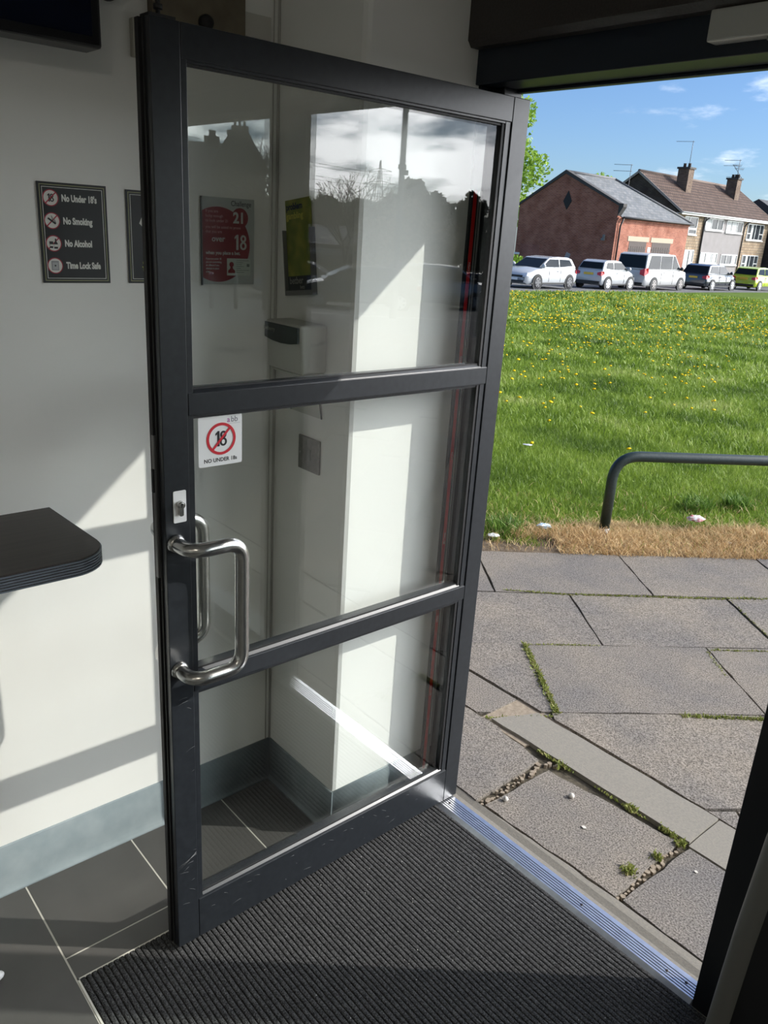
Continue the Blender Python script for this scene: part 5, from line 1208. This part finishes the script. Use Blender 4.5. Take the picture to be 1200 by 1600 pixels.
def branches(s, p, d, length, r, depth, spread=.5, mi=0):
    q = p+d*length; mid = p+d*length*.5+Vector((random.gauss(0, 1), random.gauss(0, 1), 0))*length*.04
    s.tube([p, mid, q], [r, r*.85, r*.68], 6 if r > .05 else 4, mi, caps=False)
    if depth == 0: return
    for k in range(random.choice((2, 3)) if depth < 5 else 3):
        nd = (d+Vector((random.gauss(0, spread), random.gauss(0, spread), random.gauss(.08, spread*.45)))).normalized()
        branches(s, q, nd, length*random.uniform(.62, .86), r*.66, depth-1, spread, mi)
bark = mat('bark', (.06, .048, .036), .9, 0, .1, noise=(6, (.10, .085, .065), .6, 5))
def polar(az, d, dz=0):
    x, y = d*math.sin(R(az)), d*math.cos(R(az))
    if az > 0: x -= 2.894          # bearings of the far side were taken by way of the door glass
    return x, y, g(x, y)+dz
def leafy(az, d, H, rad, m, n, size, label, name='tree', group=None, squash=1., cat='tree'):
    x, y, z = polar(az, d); root = empty(name, (x, y, z)); tag(root, label, cat, group)
    s = MB(); s.tube([(0, 0, -.3), (.1, 0, H*.25), (0, .1, H*.55)], [rad*.08, rad*.06, rad*.03], 8)
    for k in range(5): a = k*1.3; s.tube([(0, 0, H*.28), (rad*.3*math.cos(a), rad*.3*math.sin(a), H*.5), (rad*.55*math.cos(a), rad*.55*math.sin(a), H*.68)], [rad*.035, rad*.02, rad*.01], 5)
    s.build('trunk', bark, root)
    bl = []
    for k in range(22):
        a = random.uniform(0, 6.3); t = random.uniform(.30, .93); w = math.sin(min(1, (t-.15)/.8)*math.pi)**.6; q = random.uniform(.2, .85)*rad*w
        b = rad*random.uniform(.20, .36); bl.append((q*math.cos(a), q*math.sin(a), H*t, b, b, b*.8*squash))
    bl.append((0, 0, H*.6, rad*.6, rad*.6, H*.26)); leafcloud('foliage', bl, n, size, m, root); return root
fresh = island_mat('fresh spring leaves', [(.10, .19, .02), (.18, .32, .035), (.28, .44, .06), (.38, .50, .10)], .5, .4)
dull = island_mat('dull olive leaves', [(.035, .05, .018), (.06, .08, .03), (.10, .12, .045)], .7, .25)
conif = island_mat('dark evergreen leaves', [(.012, .022, .010), (.025, .04, .018), (.045, .065, .028)], .7, .15)
bloss = island_mat('blossom leaves', [(.09, .10, .05), (.22, .20, .13), (.40, .34, .27), (.52, .45, .38)], .7, .3)
leafy(-42.6, 66, 13.0, 5.0, fresh, 17000, .17, 'tall bright green tree behind the left side of the brick garage')
leafy(-36.35, 92, 9.6, 3.4, fresh, 5000, .2, 'distant green tree top just behind the garage ridge')
leafy(-33.9+.55, 92, 8.4, 2.0, fresh, 2600, .2, 'small distant green tree between the garage ridge and the brown roof')
leafy(-40.7, 46.5, 1.15, 1.1, fresh, 1600, .08, 'low green shrub behind the front of the leftmost white car', 'shrub', cat='shrub')
def bare(az, d, H, label, depth=7, spread=.40):
    x, y, z = polar(az, d); s = MB(); random.seed(int(az*10)); branches(s, Vector((0, 0, -.2)), Vector((.03, 0, 1)), H*.24, H*.022, depth, spread)
    s2 = s; o = s.build('bare_tree', bark, loc=(x, y, z)); tag(o, label, 'tree'); return o
bare(51.9, 42, 6.6, 'leafless tree in front of the wooded bank, reflected in the upper pane')
bare(56.9, 40, 7.6, 'leafless tree beside the dark gabled house, reflected in the upper pane')
# wooded bank: a row of trees
for i, (az, H, rr, kind) in enumerate(((58.3, 8.3, 4.5, dull), (56, 7.6, 4.8, dull), (53.6, 7.4, 4.6, dull), (51.5, 7.2, 4.4, dull), (49.6, 7.8, 3.8, conif), (47.4, 8.6, 4.0, conif), (45.9, 8.0, 3.4, dull), (43.8, 6.6, 3.0, conif))):
    leafy(az, 74 if kind is dull else 66, H-1.0, rr*.8, kind, 6500, .34, ('dull olive tree of the wooded bank' if kind is dull else 'dark evergreen tree of the wooded bank')+', reflected in the door glass', group='dull bank trees' if kind is dull else 'evergreen bank trees')
leafy(44.0, 50, 6.2, 1.6, conif, 4200, .16, 'dark round-headed tree by the red strip, reflected in the upper pane')
leafy(47.8, 41, 4.5, 2.7, bloss, 7000, .12, 'blossoming bush behind the parked cars, reflected in the upper pane', 'blossom_bush', squash=1.2, cat='bush')
leafy(56.6, 33, 1.3, .9, conif, 1500, .08, 'small dark bush beside the bollards, reflected in the upper pane', 'shrub', cat='shrub')

# ------------------------------------------------------------------ things reflected in the glass
def build_reflected():
    # cars in the car park
    def pc(az, d, hd, *a, **k): x, y, z = polar(az, d); return car(x, y, hd, *a, **k)
    black = mat('black car paint', (.008, .009, .011), .12, .2, .7, coat=.9)
    pc(51.2, 29.5, R(-52-6), 4.5, 1.8, 1.45, black, 'black hatchback in the car park, reflected in the upper pane', 'hatch')
    pc(54.6, 35.5, R(128), 4.3, 1.78, 1.50, silver, 'silver hatchback behind the black car, reflected in the upper pane', 'hatch')
    pc(45.6, 34, R(128), 4.5, 1.8, 1.68, silver, 'silver people carrier by the red strip, reflected in the upper pane', 'van')
    pc(42.7, 38, R(128), 4.3, 1.75, 1.45, dgrey, 'dark car beyond the people carrier, reflected in the upper pane', 'hatch')
    # gabled dark house
    x, y, z = polar(57.5, 46); root = empty('gabled_house', (x, y, z)); root.rotation_euler = (0, 0, R(-57)); tag(root, 'dark gabled house with chimneys and an arched window, reflected in the upper pane', 'building')
    w = brick_mat('soot dark brick', (.055, .048, .042), (.085, .075, .065), (.06, .055, .05)); rf = mat('dark slate roof', (.045, .047, .052), .7)
    # gable end faces the shop; the lower wing runs off behind it
    s = MB(); s.prism([(0, 0), (0, 6.0), (.9, 7.45), (1.8, 7.45), (2.7, 6.0), (2.7, 0)], 7.0, 1, 0); s.box((2.7, .5, 0), (14, 7, 5.2)); s.build('wall', w, root)
    s = MB(); s.prism([(-.12, 5.85), (-.12, 6.05), (.86, 7.65), (1.9, 7.6), (1.9, 7.4), (.95, 7.4)], 7.2, 1, -.1); s.prism([(.3, 5.1), (3.8, 7.25), (7.3, 5.1)], 12.4, 0, 1.7); s.build('roof', rf, root)
    s = MB(); s.box((.88, .1, 6.9), (1.62, 1.1, 7.85)); s.box((.82, .05, 7.72), (1.68, 1.15, 7.85)); c = s.build('chimney', w, root)
    for k in range(3): s = MB(); s.lathe([(.07, 7.85), (.055, 8.12)], 8, (1.03+k*.24, .6, 0)); s.build('chimney_pot', w, c)
    s = MB(); s.box((2.5, 3.4, 6.7), (3.3, 4.2, 7.55)); s.box((2.7, 3.5, 7.55), (3.05, 4.0, 7.85)); s.build('chimney', w, root)
    arch = [(.78, 5.3), (.78, 6.0)]+[(1.03-.25*math.cos(R(a)), 6.0+.36*math.sin(R(a))) for a in range(20, 161, 20)]+[(1.28, 6.0), (1.28, 5.3)]
    s = MB(); s.prism(arch, .04, 1, -.03); wn = s.build('arched_window', mat('dull window paint', (.25, .26, .27), .5), root)
    s = MB(); s.box((.83, -.05, 5.36), (1.01, -.02, 5.95)); s.build('pane', glass_dark, wn); s = MB(); s.box((1.05, -.05, 5.36), (1.23, -.02, 5.95)); s.build('pane', glass_dark, wn)
    s = MB(); s.box((.66, -.08, 5.2), (1.40, 0, 5.28)); s.build('window_sill', mat('grey stone sill', (.25, .25, .24), .8), root)
    # long low shop building
    x, y, z = polar(53.2, 56); root = empty('low_building', (x, y, z)); root.rotation_euler = (0, 0, R(-52)); tag(root, 'long low building with a pale roof band and dark shopfronts, reflected in the upper pane', 'building')
    s = MB(); s.box((-6, 0, 0), (5.6, 8, 2.6)); s.build('wall', mat('dark shopfront', (.04, .04, .042), .6), root)
    s = MB(); s.add([(-6.2, -.4, 2.1), (5.8, -.4, 2.1), (5.8, 2.4, 3.75), (-6.2, 2.4, 3.75), (-6.2, 8, 3.75), (5.8, 8, 3.75), (-6.2, -.4, 1.95), (5.8, -.4, 1.95), (-6.2, 8, 2.2), (5.8, 8, 2.2)], [(0, 1, 2, 3), (3, 2, 5, 4), (0, 6, 7, 1), (6, 8, 9, 7), (0, 3, 4, 8, 6), (1, 7, 9, 5, 2), (4, 5, 9, 8)]); s.build('roof_band', mat('pale grey roof sheet', (.42, .40, .38), .7, noise=(.8, (.35, .33, .31), .5, 3)), root)
    s = MB(); s.box((1.2, -.08, .9), (3.8, 0, 1.9)); b = s.build('sign_board', mat('dim sign', (.06, .065, .07), .5), root)
    t = text('sign_lettering', 'OTE', .5, mat('dim lettering', (.3, .3, .3), .6), b, 0, 0, 0, .01); t.rotation_euler = RY; t.location = (1.9, -.09, 1.25)
    for k in range(4): s = MB(); s.box((-5.6+k*1.7, -.05, .3), (-4.2+k*1.7, 0, 1.7)); s.build('shop_window', glass_dark, root)
    # lamp post
    x, y, z = polar(48.5, 24); root = empty('street_lamp', (x, y, z)); tag(root, 'grey street lamp column in the car park, reflected in the upper pane', 'street lamp')
    gp = mat('grey lamp post paint', (.16, .17, .18), .5)
    s = MB(); s.tube([(0, 0, 0), (0, 0, 1.4)], .11, 12); s.tube([(0, 0, 1.4), (0, 0, 4.0), (0, 0, 8.5)], [.09, .085, .07], 12); s.lathe([(.12, 4.0), (.12, 4.12)], 12); s.box((-.2, -.06, 3.85), (-.05, .06, 3.98)); s.build('column', gp, root)
    s = MB(); s.tube([(0, 0, 8.4), (.5, 0, 8.7), (1.2, 0, 8.75)], .04, 8); s.box((.9, -.15, 8.68), (1.7, .15, 8.82)); s.build('lamp_head', gp, root)
    # bollards with steel caps
    bm = mat('grey bollard', (.16, .165, .17), .45, .3)
    first = None
    for i, (az, d) in enumerate(((57.4, 25), (59.3, 24.6), (60.9, 24.2), (62.5, 24), (51.0, 23), (42.6, 20.5))):
        x, y, z = polar(az, d)
        if first is None:
            first = empty('bollard', (x, y, z)); s = MB(); s.tube([(0, 0, -.1), (0, 0, .86)], .06, 14); s.build('post', bm, first); s = MB(); s.lathe([(.062, .86), (.062, .93), (.045, .965), (.015, .98)], 14); s.build('cap', M_steel, first); o = first
        else: o = copy_tree(first); o.location = (x, y, z)
        tag(o, ('grey bollard with a steel cap, rightmost of the four in a row in the reflection', 'grey bollard with a steel cap, second from right of the reflected row', 'grey bollard with a steel cap, third from right of the reflected row', 'grey bollard with a steel cap, leftmost of the reflected row, behind the poster', 'lone bollard in front of the reflected black car', 'lone dark bollard at the right edge of the upper pane reflection')[i], 'bollard', 'bollards by the car park')
    # pylon and cables
    x, y, z = polar(50.0, 260); root = empty('pylon', (x, y, -8)); root.rotation_euler = (0, 0, R(-20)); tag(root, 'distant electricity pylon above the trees, reflected in the upper pane', 'pylon')
    pm = mat('pylon steel', (.18, .19, .2), .6, .4); s = MB(); r = .10; H = 28
    for sx in (-1, 1):
        for sy in (-1, 1): s.tube([(sx*3, sy*3, 0), (sx*1.0, sy*1.0, 17), (sx*.1, sy*.1, H)], r, 5)
    for k in range(7):
        z0 = k*2.6; w0 = 3-2*z0/17*.97; z1 = z0+2.6; w1 = 3-2*z1/17*.97
        for sy in (-1, 1): s.tube([(-w0, sy*w0, z0), (w1, sy*w1, z1)], r*.6, 4); s.tube([(w0, sy*w0, z0), (-w1, sy*w1, z1)], r*.6, 4)
        for sx in (-1, 1): s.tube([(sx*w0, -w0, z0), (sx*w1, w1, z1)], r*.6, 4)
    s.build('lattice', pm, root)
    for zz, w in ((18, 4.5), (21.5, 5.5), (25, 4.0)):
        s = MB(); s.tube([(-w, 0, zz), (0, 0, zz+.9), (w, 0, zz)], r*.8, 5); s.tube([(-w, 0, zz), (w, 0, zz)], r*.7, 5); s.build('cross_arm', pm, root)
    cm = mat('cable grey', (.15, .16, .17), .6)
    px, py = x, y; k = 0
    for zz, w in ((18, 4.5), (21.5, 5.5), (25, 4.0)):
        for sg in (-1, 1):
            c, s_ = math.cos(R(-20)), math.sin(R(-20)); a = Vector((px+c*w*sg, py+s_*w*sg, -8+zz-1)); b = Vector((210+w*sg*.5, 22+w*sg, 14+zz*.8)); pts = []
            for i in range(25): t = i/24; p = a.lerp(b, t); p.z -= 14*t*(1-t); pts.append(p)
            s = MB(); s.tube(pts, .045, 5, caps=False); o = s.build('power_line', cm); k += 1; tag(o, 'thin overhead power cable crossing the sky in the reflection', 'power cable', 'overhead power cables')
    # a bird high over the lawn
    x, y = 60*math.sin(R(-31.5)), 60*math.cos(R(-31.5)); s = MB()
    s.add([(0, 0, 0), (-.30, .05, .12), (-.5, 0, .05), (-.28, -.08, .10), (.30, .05, .12), (.5, 0, .05), (.28, -.08, .10), (0, -.2, 0), (0, .2, -.01), (0, 0, -.06)], [(0, 1, 3), (1, 2, 3), (0, 6, 4), (4, 6, 5), (7, 0, 9), (8, 9, 0), (0, 8, 7)])
    o = s.build('bird', mat('bird dark', (.06, .06, .06), .8), loc=(x, y, 12.1)); tag(o, 'tiny bird flying high in the blue sky above the brick garage', 'bird')
build_reflected()
